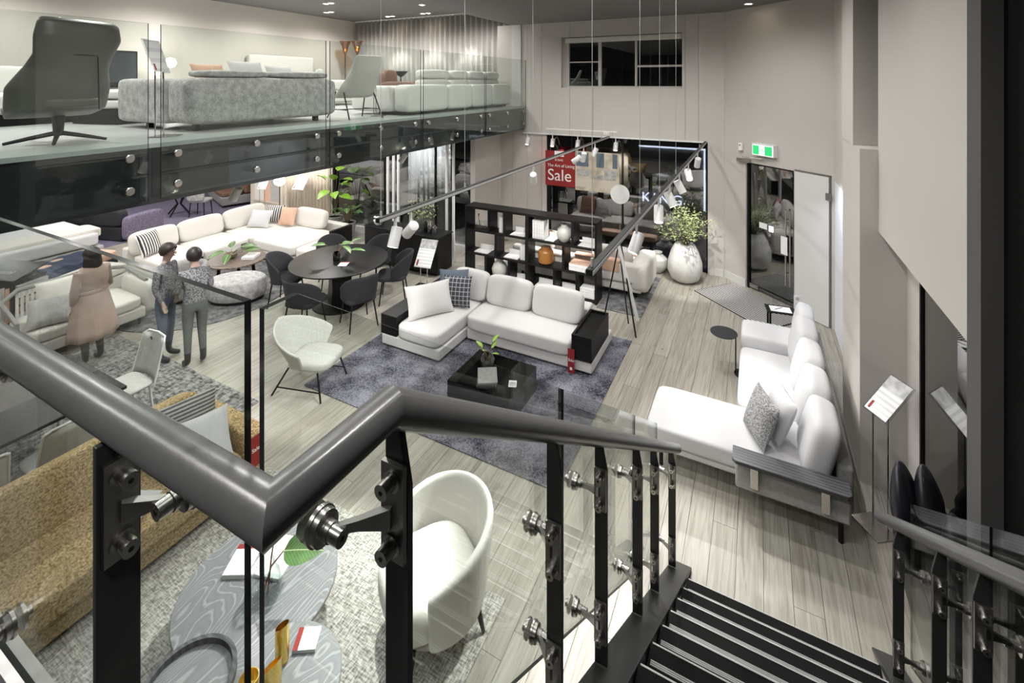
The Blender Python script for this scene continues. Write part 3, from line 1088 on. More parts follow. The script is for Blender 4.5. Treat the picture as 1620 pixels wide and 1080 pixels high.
def flight_post(parent, xr, y, sgn, low=None):
    zt, zb = rail_z(y) - 0.027, (2.24 - 2.22 * (y - 0.62) / 3.28 + 0.007 if y > 0.62 else ZL + 0.001)
    poly = [(-0.026, zb), (0.026, zb), (0.026, zt - 0.10), (0.004, zt + 0.01), (-0.026, zt + 0.01)]
    if sgn < 0:
        poly = [(-a, c) for a, c in reversed(poly)]
    vs = [(xr + a, y - 0.007, c) for a, c in poly] + [(xr + a, y + 0.007, c) for a, c in poly]
    n = len(poly)
    fs = [tuple(range(n)), tuple(reversed(range(n, 2 * n)))] + [(i, n + i, n + (i + 1) % n, (i + 1) % n) for i in range(n)]
    MB().add(vs, fs).build('post', 'post_grey', parent, smooth=False, bevel=0.0015)


for i, y in enumerate((0.665, 1.40, 1.90, 2.56, 3.03, 3.70)):
    flight_post(bal, XR, y, 1)
    # brackets sit on the camera-side face (-Y); arm reaches towards the glass (-X)
    for dz in ((0.17,) if i == 0 else (0.20 if i != 1 else 0.36, 0.74)):
        s = spider(bal, (0, 0, 0), 0, 0.143, *((0.035, -0.045) if i == 0 else (-0.07, -0.06) if i in (2, 4) else (-0.15, -0.09)))
        # local +Y (arm) -> world -X ; local +X (bolt heads) -> world -Y
        s.matrix_basis = Matrix(((0, -1, 0, XR), (-1, 0, 0, y - 0.004), (0, 0, 1, rail_z(y) - dz), (0, 0, 0, 1)))

bal2 = thing('stair_balustrade', 'dark grey tubular handrail with glass panels along the stair beside the black leather chair', 'balustrade')
XR2, XG2 = 0.72, 0.8525
MB().tube([(XR2, -0.6, RZ), (XR2, RY0, RZ), (XR2, RY1 - 0.02, rail_z(RY1 - 0.02))], 0.0325, 28).build('handrail', 'rail_grey', bal2, angle=30)
for a, c in ((0.5, 1.42), (1.44, 2.62), (2.65, 3.80)):
    flight_glass(bal2, XG2, a, c)
for i, y in enumerate((1.40, 1.90, 2.32, 2.78, 3.48)):
    flight_post(bal2, XR2, y, -1)
    for dz in (0.22, 0.74):
        s = spider(bal2, (0, 0, 0), 0, 0.1325, -0.05, -0.05)
        s.matrix_basis = Matrix(((0, 1, 0, XR2), (-1, 0, 0, y - 0.004), (0, 0, 1, rail_z(y) - dz), (0, 0, 0, 1)))

# mezzanine glass balustrade
XB = XM + 0.075
mz = thing('mezzanine_balustrade', 'frameless glass balustrade with round steel standoffs along the mezzanine edge', 'balustrade')
so = MB().lathe([(0.0001, 0.0), (0.020, 0.0), (0.020, 0.05), (0.034, 0.052), (0.036, 0.058), (0.036, 0.088), (0.030, 0.094), (0.0001, 0.094)], n=20).mesh('standoff', 'steel')
edges = [(-2.2, -0.10), (-0.05, 2.27), (2.37, 4.22), (4.28, 6.10), (6.16, 8.10), (8.15, 9.96)]
for a, c in edges:
    gpan = glass_panel(mz, [(XB, a, ZF + 0.05), (XB, c, ZF + 0.05), (XB, c, 4.275), (XB, a, 4.275)], (1, 0, 0), th=0.014)
    for y in (a + 0.14, (a + c) / 2, c - 0.14):
        for z in (ZM - 0.10, ZF + 0.16):
            share('standoff', so, gpan, (XM + 0.001, y, z), (0, PI / 2, 0))

# ---------------------------------------------------------------- furniture helpers
def pillow_thing(name, label, mat, w_, h_, t_, loc, rx=1.2, rz=0.0, ry=0.0, cat='cushion', group=None):
    """a loose cushion standing on its lower edge: rx leans it back, rz turns it"""
    mb = MB().pillow(w_, h_, t_)
    o = mb.build(name, mat, angle=60)
    o.matrix_world = Matrix.Translation(loc) @ Matrix.Rotation(rz, 4, 'Z') @ Matrix.Rotation(rx, 4, 'X') @ Matrix.Rotation(ry, 4, 'Z')
    tag(o, label, cat, group)
    return o


def block(parent, name, mat, x0, x1, y0, y1, z0, z1, p=9.0, crown=0.0, n=9):
    return MB().sbox(((x0 + x1) / 2, (y0 + y1) / 2, (z0 + z1) / 2), (x1 - x0, y1 - y0, z1 - z0), p, n, crown=crown).build(name, mat, parent, angle=60)


def hard(parent, name, mat, x0, x1, y0, y1, z0, z1, bevel=0.006, seg=2):
    return MB().bb(x0, x1, y0, y1, z0, z1).build(name, mat, parent, smooth=True, bevel=bevel, seg=seg)


def leaning(parent, name, mat, w_, h_, t_, c, lean, rz=0.0, p=5.0):
    """back cushion: w wide (local X), h tall, t thick, leaning back by lean about its X axis then turned rz"""
    M = Matrix.Translation(c) @ Matrix.Rotation(rz, 4, 'Z') @ Matrix.Rotation(lean, 4, 'X')
    return MB().sbox((0, 0, 0), (w_, t_, h_), p, 10, M=M).build(name, mat, parent, angle=60)


# ---------------------------------------------------------------- main white corner sofa
s = thing('corner_sofa', 'white fabric corner sofa with black box arms on the charcoal rug', 'sofa', (0, 0, 0))
ZR = 0.012
hard(s, 'plinth', 'cloth_charcoal', -4.68, -1.98, 5.95, 6.74, ZR, 0.035)
hard(s, 'base', 'cloth_white', -4.78, -3.78, 5.20, 6.80, 0.035, 0.185, 0.02)
hard(s, 'base', 'cloth_white', -3.77, -1.88, 5.86, 6.80, 0.035, 0.185, 0.02)
block(s, 'seat_cushion', 'cloth_white', -4.50, -3.79, 5.17, 6.42, 0.185, 0.385, 10, 0.03)
block(s, 'seat_cushion', 'cloth_white', -3.775, -2.16, 5.82, 6.42, 0.185, 0.385, 10, 0.03)
hard(s, 'back_frame', 'cloth_white', -4.50, -2.16, 6.56, 6.80, 0.185, 0.52, 0.03, 3)
leaning(s, 'back_cushion', 'cloth_white', 0.60, 0.44, 0.20, (-4.02, 6.40, 0.585), -0.30)
leaning(s, 'back_cushion', 'cloth_white', 0.74, 0.44, 0.20, (-3.34, 6.40, 0.585), -0.28)
leaning(s, 'back_cushion', 'cloth_white', 0.76, 0.44, 0.20, (-2.56, 6.40, 0.585), -0.28)
a = hard(s, 'box_arm', 'ebony', -2.15, -1.88, 5.84, 6.62, 0.186, 0.47, 0.004)
MB().bb(-2.15, -2.12, 5.84, 6.62, 0.47, 0.50).bb(-1.91, -1.88, 5.84, 6.62, 0.47, 0.50).bb(-2.12, -1.91, 5.84, 5.87, 0.47, 0.50).bb(-2.12, -1.91, 6.59, 6.62, 0.47, 0.50).build('tray_rim', 'ebony', a, smooth=False)
hard(s, 'box_arm', 'ebony', -4.79, -4.51, 5.20, 5.78, 0.186, 0.46, 0.004)
hard(s, 'box_arm', 'ebony', -4.79, -4.51, 5.80, 6.79, 0.186, 0.46, 0.004)
tg = MB().bb(-2.185, -2.095, 5.800, 5.8035, 0.02, 0.33).build('sale_tag', 'sale_red', s, smooth=False)
text('Sale', 0.05, 'paper', tg, (-2.178, 5.7985, 0.17), (PI / 2, 0, 0))
MB().bb(-2.155, -2.125, 5.7975, 5.7995, 0.06, 0.095).build('tag_print', 'paper', tg, smooth=False)
pillow_thing('cushion', 'large white loose cushion leaning on the black box at the chaise side', 'cloth_white', 0.68, 0.46, 0.22, (-4.245, 5.609, 0.61), 1.02, 0.95)
pillow_thing('cushion', 'slate blue square cushion behind the checked one', 'cloth_blue', 0.46, 0.46, 0.16, (-4.20, 6.16, 0.62), 1.22, 0.45)
pillow_thing('cushion', 'charcoal cushion with a pale window-check pattern', 'cloth_plaid', 0.44, 0.44, 0.15, (-4.023, 5.99, 0.625), 1.25, 0.30)

# charcoal rug
tag(MB().bb(-5.0, -1.63, 4.07, 6.95, 0.0005, 0.0115).build('area_rug', 'rug_charcoal', smooth=False), 'mottled charcoal and violet grey rug under the white corner sofa', 'rug')

# smoked glass coffee table
t = thing('coffee_table', 'low smoked glass coffee table on the charcoal rug', 'table', (0, 0, 0))
x0, x1, y0, y1 = -3.21, -2.40, 4.58, 5.30
hard(t, 'table_top', 'smoked_glass', x0, x1, y0, y1, 0.29, 0.302, 0.002)
hard(t, 'side_panel', 'smoked_glass', x0, x0 + 0.012, y0, y1, ZR, 0.289, 0.002)
hard(t, 'side_panel', 'smoked_glass', x0 + 0.013, x1 - 0.013, y0, y0 + 0.012, ZR, 0.289, 0.002)
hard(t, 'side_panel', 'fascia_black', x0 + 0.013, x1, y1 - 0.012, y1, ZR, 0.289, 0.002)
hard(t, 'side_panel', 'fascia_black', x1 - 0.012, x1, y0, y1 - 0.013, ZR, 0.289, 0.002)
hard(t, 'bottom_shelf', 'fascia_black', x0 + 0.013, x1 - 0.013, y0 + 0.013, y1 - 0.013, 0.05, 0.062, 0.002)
for i, (bx, by, ba, bh, bm) in enumerate(((-2.80, 4.78, 0.5, 0.030, 'cloth_charcoal'), (-2.80, 4.80, 0.55, 0.025, 'cloth_mid'))):
    z0 = 0.303 + sum((0.030, 0.025)[:i])
    bt = thing('book', ('charcoal hardback book lying at the bottom of the pair', 'grey hardback book lying on top of a charcoal one')[i] + ' on the smoked coffee table', 'book', (bx, by, z0), ba)
    hard(bt, 'cover', bm, -0.11, 0.11, -0.15, 0.15, 0, bh - 0.002, 0.002)
    MB().bb(-0.105, 0.112, -0.146, 0.146, 0.004, bh - 0.007).build('pages', 'paper', bt, smooth=False)
tp = thing('paper_card', 'small white price card on the smoked coffee table', 'card', (-2.50, 4.86, 0.303), 0.4)
hard(tp, 'card', 'paper', -0.045, 0.045, -0.06, 0.06, 0, 0.004, 0.001)
MB().bb(-0.035, 0.035, -0.045, 0.03, 0.0042, 0.0048).build('print', 'paper_grey', tp, smooth=False)

leaf_cache = {}


def leaf_mesh(L, W, mat, droop=0.25, fold=0.15, n=6):
    key = (L, W, mat, droop, fold)
    if key not in leaf_cache:
        mb = MB()

        def fn(u, v):
            x = u * L
            hw = W / 2 * (math.sin(PI * (u ** 0.75)) ** 0.8 if 0 < u < 1 else 0.0)
            s_ = (v - 0.5) * 2
            return (x, s_ * hw, -droop * L * u * u + fold * abs(s_) * hw)
        mb.surf(fn, n, 4)
        me = mb.mesh('leaf', mat, angle=80)
        leaf_cache[key] = me
    return leaf_cache[key]


def leafy(parent, n, base, r, hgt, L, W, mat, stem_mat='stem_brown', seed=1, elev=(0.3, 1.2), droop=0.3, stems=True):
    """upright stems with single large leaves, every leaf a part"""
    rg = random.Random(seed)
    sm = MB()
    for i in range(n):
        az = 2 * PI * i / n * 2.4 + rg.random()
        h_ = hgt * (0.45 + 0.55 * (i + 1) / n) * (0.9 + 0.2 * rg.random())
        rr = r * (0.4 + 0.6 * rg.random())
        p1 = Vector(base) + Vector((rr * math.cos(az), rr * math.sin(az), h_))
        sm.tube([base, tuple(Vector(base).lerp(p1, 0.5) + Vector((0, 0, h_ * 0.12))), tuple(p1)], [0.006, 0.005, 0.003], 5)
        k = 0.8 + 0.4 * rg.random()
        e = elev[0] + (elev[1] - elev[0]) * rg.random()
        share('leaf', leaf_mesh(L, W, mat, droop), parent, tuple(p1), (rg.uniform(-0.4, 0.4), -e, az), (k, k, k))
    sm.build('stems', stem_mat, parent)


gp = thing('glass_vase', 'small clear glass orb vase with a trailing green sprig on the smoked table', 'vase', (-2.93, 5.03, 0.303))
MB().lathe([(0.03, 0), (0.07, 0.03), (0.085, 0.08), (0.06, 0.14), (0.035, 0.16)], n=20).build('vase_body', 'clear_glass', gp)
leafy(gp, 7, (0, 0, 0.06), 0.09, 0.20, 0.10, 0.05, 'leaf_lime', seed=4)

# ---------------------------------------------------------------- right-hand pale sofa against the column
s = thing('chaise_sofa', 'pale grey modular chaise sofa with a dark timber tray arm beside the column', 'sofa')
for fx, fy in ((-0.85, 4.85), (-0.85, 5.35), (0.6, 4.70), (0.6, 7.05), (-0.1, 7.05)):
    MB().cyl((fx, fy, 0), (fx, fy, 0.20), 0.02, n=10).build('foot', 'black_metal', s)
hard(s, 'base', 'cloth_pure', -0.94, 0.66, 4.76, 5.43, 0.20, 0.27, 0.025, 3)
hard(s, 'base', 'cloth_pure', -0.17, 0.66, 5.44, 7.20, 0.20, 0.27, 0.025, 3)
block(s, 'seat_cushion', 'cloth_pure', -0.98, 0.50, 4.74, 5.455, 0.27, 0.43, 12, 0.012)
block(s, 'seat_cushion', 'cloth_pure', -0.20, 0.50, 5.46, 6.72, 0.27, 0.43, 12, 0.012)
block(s, 'seat_cushion', 'cloth_pure', -0.20, 0.50, 6.73, 7.22, 0.27, 0.56, 10, 0.012)
hard(s, 'back_frame', 'cloth_mid', 0.58, 0.70, 4.76, 7.22, 0.20, 0.58, 0.03, 3)
for i, (cy_, h_) in enumerate(((4.98, 0.50), (5.55, 0.48), (6.12, 0.48), (6.72, 0.48))):
    leaning(s, 'back_cushion', 'cloth_pure', 0.58, h_, 0.24, (0.47, cy_, 0.64), -0.26, -PI / 2, p=4.2)
leaning(s, 'back_cushion', 'cloth_pure', 0.46, 0.40, 0.20, (0.50, 7.06, 0.72), -0.20, -PI / 2, p=4.0)
ar = MB().prism([(-0.20, 4.50), (-0.17, 4.47), (0.62, 4.47), (0.65, 4.50), (0.65, 4.66), (-0.20, 4.66)], 0.515, 0.545).build('tray_arm', 'ash_dark', s, bevel=0.004)
hard(ar, 'tray_bracket', 'steel', -0.06, 0.0, 4.54, 4.595, 0.30, 0.514, 0.003)
hard(ar, 'tray_bracket', 'steel', 0.45, 0.51, 4.54, 4.595, 0.30, 0.514, 0.003)
hard(s, 'side_panel', 'cloth_grey', -0.18, 0.66, 4.60, 4.735, 0.22, 0.44, 0.02)
pillow_thing('cushion', 'grey tweed cushion with a stitched seam on the pale sofa', 'cloth_tweed', 0.42, 0.42, 0.15, (0.02, 5.02, 0.645), 1.22, -1.15)
pillow_thing('cushion', 'white square cushion behind the tweed one on the pale sofa', 'cloth_pure', 0.42, 0.42, 0.16, (0.17, 5.14, 0.655), 1.18, -1.25)
# round side table and console
t = thing('side_table', 'small round dark side table tucked beside the pale sofa', 'table', (-0.40, 6.80, 0))
MB().lathe([(0.0001, 0.485), (0.155, 0.485), (0.165, 0.492), (0.165, 0.50), (0.155, 0.502), (0.0001, 0.502)], n=40).build('table_top', 'cloth_charcoal', t)
MB().tube([(0.14, 0.02, 0.485), (0.14, 0.02, 0.009)], 0.008, 8).build('stem', 'black_metal', t)
MB().lathe([(0.0001, 0.0), (0.12, 0.0), (0.12, 0.009), (0.0001, 0.009)], c=(0.24, 0.02, 0), n=32).build('base', 'black_metal', t)
t = thing('console_table', 'small black console with papers near the entrance mat', 'table', (0.33, 7.58, 0), 0.15)
hard(t, 'table_top', 'black_metal', -0.24, 0.24, -0.12, 0.12, 0.60, 0.62, 0.004)
for lx in (-0.2, 0.2):
    for ly in (-0.09, 0.09):
        hard(t, 'leg', 'black_metal', lx - 0.012, lx + 0.012, ly - 0.012, ly + 0.012, 0, 0.599, 0.002)
o = hard(None, 'paper_sheet', 'paper', -0.13, 0.13, -0.085, 0.085, 0, 0.004, 0.001)
o.location = (0.27, 7.56, 0.621)
o.rotation_euler = (0, 0, 0.15)
tag(o, 'white paper sheet lying on the black console', 'paper')
MB().cyl((-0.07, -0.03, 0.0075), (0.03, 0.05, 0.0075), 0.0032, n=6).build('pen', 'black_plastic', o)
c = thing('card_holder', 'upright white card with printed symbols on the black console', 'card', (0.48, 7.66, 0.621), 0.2)
hard(c, 'foot', 'acrylic', -0.05, 0.05, -0.03, 0.03, 0, 0.006, 0.001)
MB().box((0, 0, 0.10), (0.09, 0.004, 0.19)).build('card', 'paper', c, smooth=False)
MB().box((0, -0.003, 0.15), (0.04, 0.001, 0.04)).box((0, -0.003, 0.07), (0.04, 0.001, 0.04)).build('print', 'paper_grey', c, smooth=False)

# ---------------------------------------------------------------- tub shell chairs
def tub_shell(A, rx, ry, zb, h_back, h_arm, flare, nu=28, nv=8, z0=0.0, power=1.6, lean=0.0):
    """a wrapped back: A half-angle, opening towards local +Y"""
    def fn(u, v):
        a = (u * 2 - 1) * A
        k = abs(u * 2 - 1)
        top = h_arm + (h_back - h_arm) * (1 - k ** power)
        sc_ = zb + (1 - zb) * (v ** 0.7) + flare * v
        x = rx * sc_ * math.sin(a)
        y = -ry * sc_ * math.cos(a) - lean * v * (1 - k)
        return (x, y, z0 + (top - z0) * v)
    return MB().surf(fn, nu, nv)


def legs4(parent, mat, w_, d_, h_, r0, r1, splay=0.04, sq=False):
    for sx in (-1, 1):
        for sy in (-1, 1):
            MB().cyl((sx * (w_ + splay), sy * (d_ + splay), 0), (sx * w_, sy * d_, h_), r1, r0, n=10).build('leg', mat, parent)


# ivory tub armchair on the light rug
c = thing('tub_armchair', 'ivory upholstered tub armchair with short black tapered legs on the light woven rug', 'chair', (-2.00, 2.70, 0.0165), math.atan2(-0.85, -0.52) - PI / 2)
tub_shell(math.radians(118), 0.36, 0.37, 0.86, 0.77, 0.55, 0.06, z0=0.155, power=2.2).build('shell', 'cloth_ivory', c, thick=0.055, angle=60, sub=1)
MB().sbox((0, 0.03, 0.31), (0.60, 0.66, 0.30), 3.6, 10).build('seat_cushion', 'cloth_ivory', c, angle=60)
MB().lathe([(0.0001, 0.14), (0.29, 0.14), (0.325, 0.17), (0.0001, 0.17)], n=36).build('seat_base', 'cloth_ivory', c)
legs4(c, 'black_metal', 0.21, 0.23, 0.15, 0.022, 0.012, 0.03)

# sage armchair with spindly black legs
c = thing('shell_armchair', 'pale sage shell armchair with thin black metal legs beside the charcoal rug', 'chair', (-4.92, 4.10, 0.0165), math.radians(17) - PI / 2)
tub_shell(math.radians(105), 0.31, 0.30, 0.62, 0.80, 0.56, 0.22, z0=0.30, power=1.2, lean=0.08).build('shell', 'cloth_sage', c, thick=0.03, angle=60, sub=1)
MB().sbox((0, 0.08, 0.36), (0.50, 0.56, 0.13), 4.0, 9).build('seat_cushion', 'cloth_sage', c, angle=60)
for sx in (-1, 1):
    MB().tube([(sx * 0.29, 0.32, 0), (sx * 0.23, 0.24, 0.31)], 0.011, 8).build('leg', 'black_metal', c)
    MB().tube([(sx * 0.26, -0.34, 0), (sx * 0.20, -0.16, 0.31)], 0.011, 8).build('leg', 'black_metal', c)
    MB().tube([(sx * 0.268, 0.29, 0.10), (sx * 0.248, -0.28, 0.10)], 0.008, 6).build('stretcher', 'black_metal', c)

# ---------------------------------------------------------------- round black dining table and chairs
TC = Vector((-6.34, 5.88))
t = thing('dining_table', 'round black dining table with a slab pedestal', 'table', (TC.x, TC.y, 0))
MB().lathe([(0.0001, 0.715), (0.78, 0.715), (0.80, 0.725), (0.80, 0.738), (0.795, 0.742), (0.0001, 0.742)], n=72).build('table_top', 'tabletop_black', t)
MB().lathe([(0.30, 0), (0.26, 0.3), (0.30, 0.714)], n=4, sx=1, sy=0.6).build('pedestal', 'ebony', t, smooth=False)
MB().lathe([(0.0001, 0), (0.44, 0), (0.44, 0.02), (0.0001, 0.02)], n=40).build('base', 'ebony', t)


def make_dining_chair(label):
    c = thing('dining_chair', label, 'chair', group='chairs around the round black table')
    tub_shell(math.radians(95), 0.27, 0.25, 0.88, 0.85, 0.62, 0.05, 20, 6, z0=0.41, power=2.6, lean=0.08).build('backrest', 'cloth_charcoal', c, thick=0.03, angle=60, sub=1)
    MB().sbox((0, 0.03, 0.435), (0.48, 0.48, 0.10), 4.5, 8).build('seat', 'cloth_charcoal', c, angle=60)
    legs4(c, 'black_metal', 0.17, 0.17, 0.39, 0.013, 0.010, 0.05)
    return c


ch_labels = ['charcoal dining chair beside the black sideboard at the round table', 'charcoal dining chair behind the round table, in front of the sideboard end',
             'charcoal dining chair behind the round table, by the cream ottoman', 'charcoal dining chair at the round table beside the grey rug',
             'charcoal dining chair with its back to the sage armchair at the round table', 'charcoal dining chair at the round table with its back to the white corner sofa']
proto = None
for i, a in enumerate((8, 62, 118, 180, 256, 308)):
    aw = math.radians(a) + YAW
    R_ = 0.90 if i not in (1, 2) else 0.86
    loc = (TC.x + R_ * math.cos(aw), TC.y + R_ * math.sin(aw), 0)
    rz = aw + PI / 2
    if proto is None:
        proto = make_dining_chair(ch_labels[0])
        proto.location = loc
        proto.rotation_euler = (0, 0, rz)
    else:
        dup(proto, loc, rz, ch_labels[i])
v_ = thing('table_vase', 'small glass vase of broad green leaves on the round black table', 'vase', (TC.x - 0.02, TC.y - 0.05, 0.743))
MB().lathe([(0.05, 0), (0.06, 0.02), (0.06, 0.10), (0.045, 0.14)], n=18).build('vase_body', 'smoked_glass', v_)
leafy(v_, 8, (0, 0, 0.05), 0.26, 0.24, 0.24, 0.11, 'leaf_green', seed=11, elev=(-0.1, 0.6), droop=0.35)
o = thing('price_card', 'white price card with a red band on the round black table', 'card', (TC.x + 0.22, TC.y - 0.12, 0.743), 0.5)
hard(o, 'card', 'paper', -0.07, 0.07, -0.09, 0.09, 0, 0.003, 0.001)
MB().bb(-0.07, 0.07, 0.055, 0.09, 0.0032, 0.004).build('red_band', 'sale_red', o, smooth=False)

# ---------------------------------------------------------------- sideboard, sign, bookshelf
s = thing('sideboard', 'black two-door sideboard behind the dining table', 'sideboard', (0, 0, 0))
hard(s, 'body', 'ebony', -7.35, -5.48, 7.50, 7.98, 0.06, 0.74, 0.004)
hard(s, 'top', 'ebony', -7.37, -5.46, 7.48, 8.0, 0.741, 0.76, 0.003)
for i in range(3):
    xa = -7.34 + i * 0.62
    hard(s, 'door', 'ebony', xa, xa + 0.612, 7.482, 7.499, 0.07, 0.735, 0.002)
hard(s, 'plinth', 'black_metal', -7.25, -5.58, 7.58, 7.9, 0, 0.059, 0.002)


def info_stand(loc, rz, label, ph=0.42, pw=0.30, h_=0.72, tilt=0.75, pic=True, group=None):
    t = thing('info_stand', label, 'sign', loc, rz, group)
    hard(t, 'base', 'steel', -0.13, 0.13, -0.10, 0.10, 0, 0.008, 0.002)
    MB().cyl((-0.07, 0.06, 0.008), (-0.07, 0.06, h_), 0.007, n=8).cyl((0.07, 0.06, 0.008), (0.07, 0.06, h_), 0.007, n=8).build('upright', 'chrome', t)
    M = Matrix.Translation((0, 0.06, h_)) @ Matrix.Rotation(tilt, 4, 'X')
    p = MB().box((0, ph * 0.3, 0), (pw + 0.02, ph + 0.02, 0.012), M=M).build('panel', 'acrylic', t, smooth=False)
    MB().box((0, ph * 0.3, 0.0075), (pw, ph, 0.002), M=M).build('printed_sheet', 'page_lines', p, smooth=False)
    if pic:
        MB().box((0, ph * 0.3 + ph * 0.33, 0.0090), (pw, ph * 0.33, 0.001), M=M).build('photo_print', 'paper_grey', p, smooth=False)
    MB().box((-pw * 0.36, ph * 0.3 - ph * 0.35, 0.0092), (pw * 0.10, ph * 0.2, 0.001), M=M).build('red_mark', 'sale_red', p, smooth=False)
    return t


info_stand((-5.52, 7.08, 0), 0.15, 'tilted printed information stand in front of the black sideboard', 0.52, 0.34, 0.42, 0.95)

b_ = thing('bookshelf', 'low black open bookshelf with staggered compartments behind the white corner sofa', 'bookshelf', (0, 0, 0))
X0, X1, Y0, Y1 = -5.05, -2.42, 7.80, 8.12
TH = 0.035
hard(b_, 'top_board', 'ebony', X0, X1, Y0, Y1, 1.335, 1.38, 0.003)
for z in (0.03, 0.46, 0.90):
    hard(b_, 'shelf_board', 'ebony', X0 + TH, X1 - TH, Y0 + 0.005, Y1 - 0.005, z, z + TH, 0.002)
for x_ in (X0, X1 - TH):
    hard(b_, 'end_panel', 'ebony', x_, x_ + TH, Y0, Y1, 0, 1.334, 0.002)
hard(b_, 'divider', 'ebony', -3.76, -3.70, Y0 + 0.004, Y1 - 0.004, 0.066, 1.334, 0.002)
for x_, z0, z1 in ((-4.55, 0.936, 1.334), (-4.22, 0.936, 1.334), (-4.40, 0.497, 0.899), (-4.62, 0.066, 0.459), (-4.12, 0.066, 0.459),
                   (-2.88, 0.936, 1.334), (-3.05, 0.497, 0.899), (-3.22, 0.066, 0.459), (-2.80, 0.066, 0.459)):
    hard(b_, 'divider', 'ebony', x_, x_ + 0.05, Y0 + 0.006, Y1 - 0.006, z0, z1, 0.002)


def shelf_vase(label, mat, prof, loc, n=28):
    o = MB().lathe(prof, n=n).build('vase', mat)
    o.location = loc
    tag(o, label, 'vase')
    return o


shelf_vase('round pale grey vase on the top shelf of the black bookshelf', 'ceramic_grey', [(0.07, 0), (0.12, 0.06), (0.14, 0.14), (0.12, 0.22), (0.06, 0.27), (0.055, 0.30), (0.07, 0.31), (0.05, 0.30)], (-3.06, 7.96, 0.936))
shelf_vase('large pale grey bottle vase on the lowest shelf of the black bookshelf', 'ceramic_grey', [(0.08, 0), (0.14, 0.07), (0.155, 0.16), (0.12, 0.25), (0.06, 0.30), (0.055, 0.34), (0.07, 0.35), (0.05, 0.34)], (-4.37, 7.96, 0.0665))
shelf_vase('amber brown drum vase on the middle shelf of the black bookshelf', 'ceramic_amber', [(0.11, 0), (0.135, 0.02), (0.14, 0.20), (0.125, 0.23), (0.09, 0.25), (0.09, 0.29), (0.08, 0.29)], (-3.42, 7.96, 0.4965))


def book(label, loc, size, mat='paper', rz=0.0, group=None):
    w_, d_, h_ = size
    t = thing('book', label, 'book', loc, rz, group)
    hard(t, 'cover', mat, -w_ / 2, w_ / 2, -d_ / 2, d_ / 2, 0, h_, 0.002)
    MB().bb(-w_ / 2 + 0.003, w_ / 2 - 0.003, -d_ / 2 - 0.0015, d_ / 2, 0.004, h_ - 0.004).build('pages', 'page_lines', t, smooth=False)
    return t


for i in range(3):
    book('tall white book standing beside the glass bowl on the bookshelf', (-4.32 + i * 0.034, 7.97, 0.936), (0.032, 0.20, 0.29), 'paper', group='white books beside the glass bowl')
for i in range(5):
    book('white binder-like book in the top row, %s from the bookshelf centre divider' % ('first', 'second', 'third', 'fourth', 'fifth')[i], (-3.62 + i * 0.046, 7.97, 0.936), (0.044, 0.22, 0.33), 'wall_white', group='white books in the top row')
for i in range(3):
    book('slim pale book standing at the centre divider of the bookshelf', (-3.88 + i * 0.033, 7.97, 0.4965), (0.031, 0.2, 0.28), ['paper', 'cloth_grey', 'wall_white'][i], group='slim pale books at the divider')
for i in range(4):
    book('white book lying %s of the stack on the lowest bookshelf board' % ('at the bottom', 'second from the bottom', 'second from the top', 'on top')[i], (-2.603, 7.95, 0.0665 + i * 0.041), (0.26, 0.22, 0.040), 'paper', group='lying white books on the lowest shelf')
for i in range(2):
    book(('white catalogue lying flat under the peach folder on the bookshelf', 'peach folder lying flat on a catalogue on the bookshelf')[i], (-2.72, 7.96, 0.4965 + i * 0.061), (0.42, 0.26, 0.060), ('wall_white', 'cloth_peach')[i])
# pale trays standing open on the shelves
for i, (x_, z_) in enumerate(((-4.82, 0.0665), (-3.915, 0.0665), (-3.46, 0.0665), (-3.00, 0.0665), (-4.72, 0.4965), (-4.08, 0.4965), (-3.305, 0.936), (-2.62, 0.936), (-3.94, 0.936))):
    t = thing('display_tray', 'shallow white display tray on the black bookshelf', 'tray', (x_, 7.96, z_), group='white trays on the bookshelf')
    tw = 0.18 if x_ == -3.305 else 0.295
    MB().box((0, 0, 0.006), (tw, 0.24, 0.010)).build('tray_base', 'white_gloss', t, smooth=False)
    MB().box((0, 0.125, 0.045), (tw, 0.008, 0.09)).build('tray_back', 'white_gloss', t, smooth=False)
gb = thing('glass_bowl', 'clear glass bowl with a slender glass stem on the bookshelf', 'bowl', (-4.76, 7.97, 0.936))
MB().lathe([(0.05, 0), (0.11, 0.03), (0.135, 0.09), (0.13, 0.11), (0.10, 0.10)], n=24).build('bowl', 'clear_glass', gb)
MB().tube([(-0.05, 0, 0.02), (-0.09, 0, 0.20), (-0.08, 0, 0.27)], [0.008, 0.006, 0.016], 8).build('stem', 'chrome', gb)

# cream sofa behind the bookshelf, facing the shop window
s = thing('window_sofa', 'cream chaise sofa facing the shop window behind the bookshelf', 'sofa')
for fx, fy in ((-4.1, 8.4), (-4.1, 9.5), (-1.9, 8.4), (-1.9, 9.1)):
    MB().cyl((fx, fy, 0.01), (fx, fy, 0.13), 0.022, n=8).build('foot', 'black_metal', s)
hard(s, 'base', 'cloth_cream', -4.25, -1.78, 8.26, 9.16, 0.13, 0.27, 0.03, 3)
hard(s, 'chaise_base', 'cloth_cream', -4.25, -3.35, 9.165, 9.66, 0.13, 0.27, 0.03, 3)
block(s, 'seat_cushion', 'cloth_cream', -4.22, -3.36, 8.52, 9.68, 0.27, 0.44, 10, 0.02)
block(s, 'seat_cushion', 'cloth_cream', -3.35, -2.66, 8.52, 9.18, 0.27, 0.44, 10, 0.02)
block(s, 'seat_cushion', 'cloth_cream', -2.65, -1.98, 8.52, 9.18, 0.27, 0.44, 10, 0.02)
hard(s, 'back', 'cloth_cream', -4.25, -1.78, 8.22, 8.40, 0.28, 0.62, 0.05, 3)
block(s, 'arm', 'cloth_cream', -1.98, -1.66, 8.22, 9.16, 0.13, 0.66, 5)
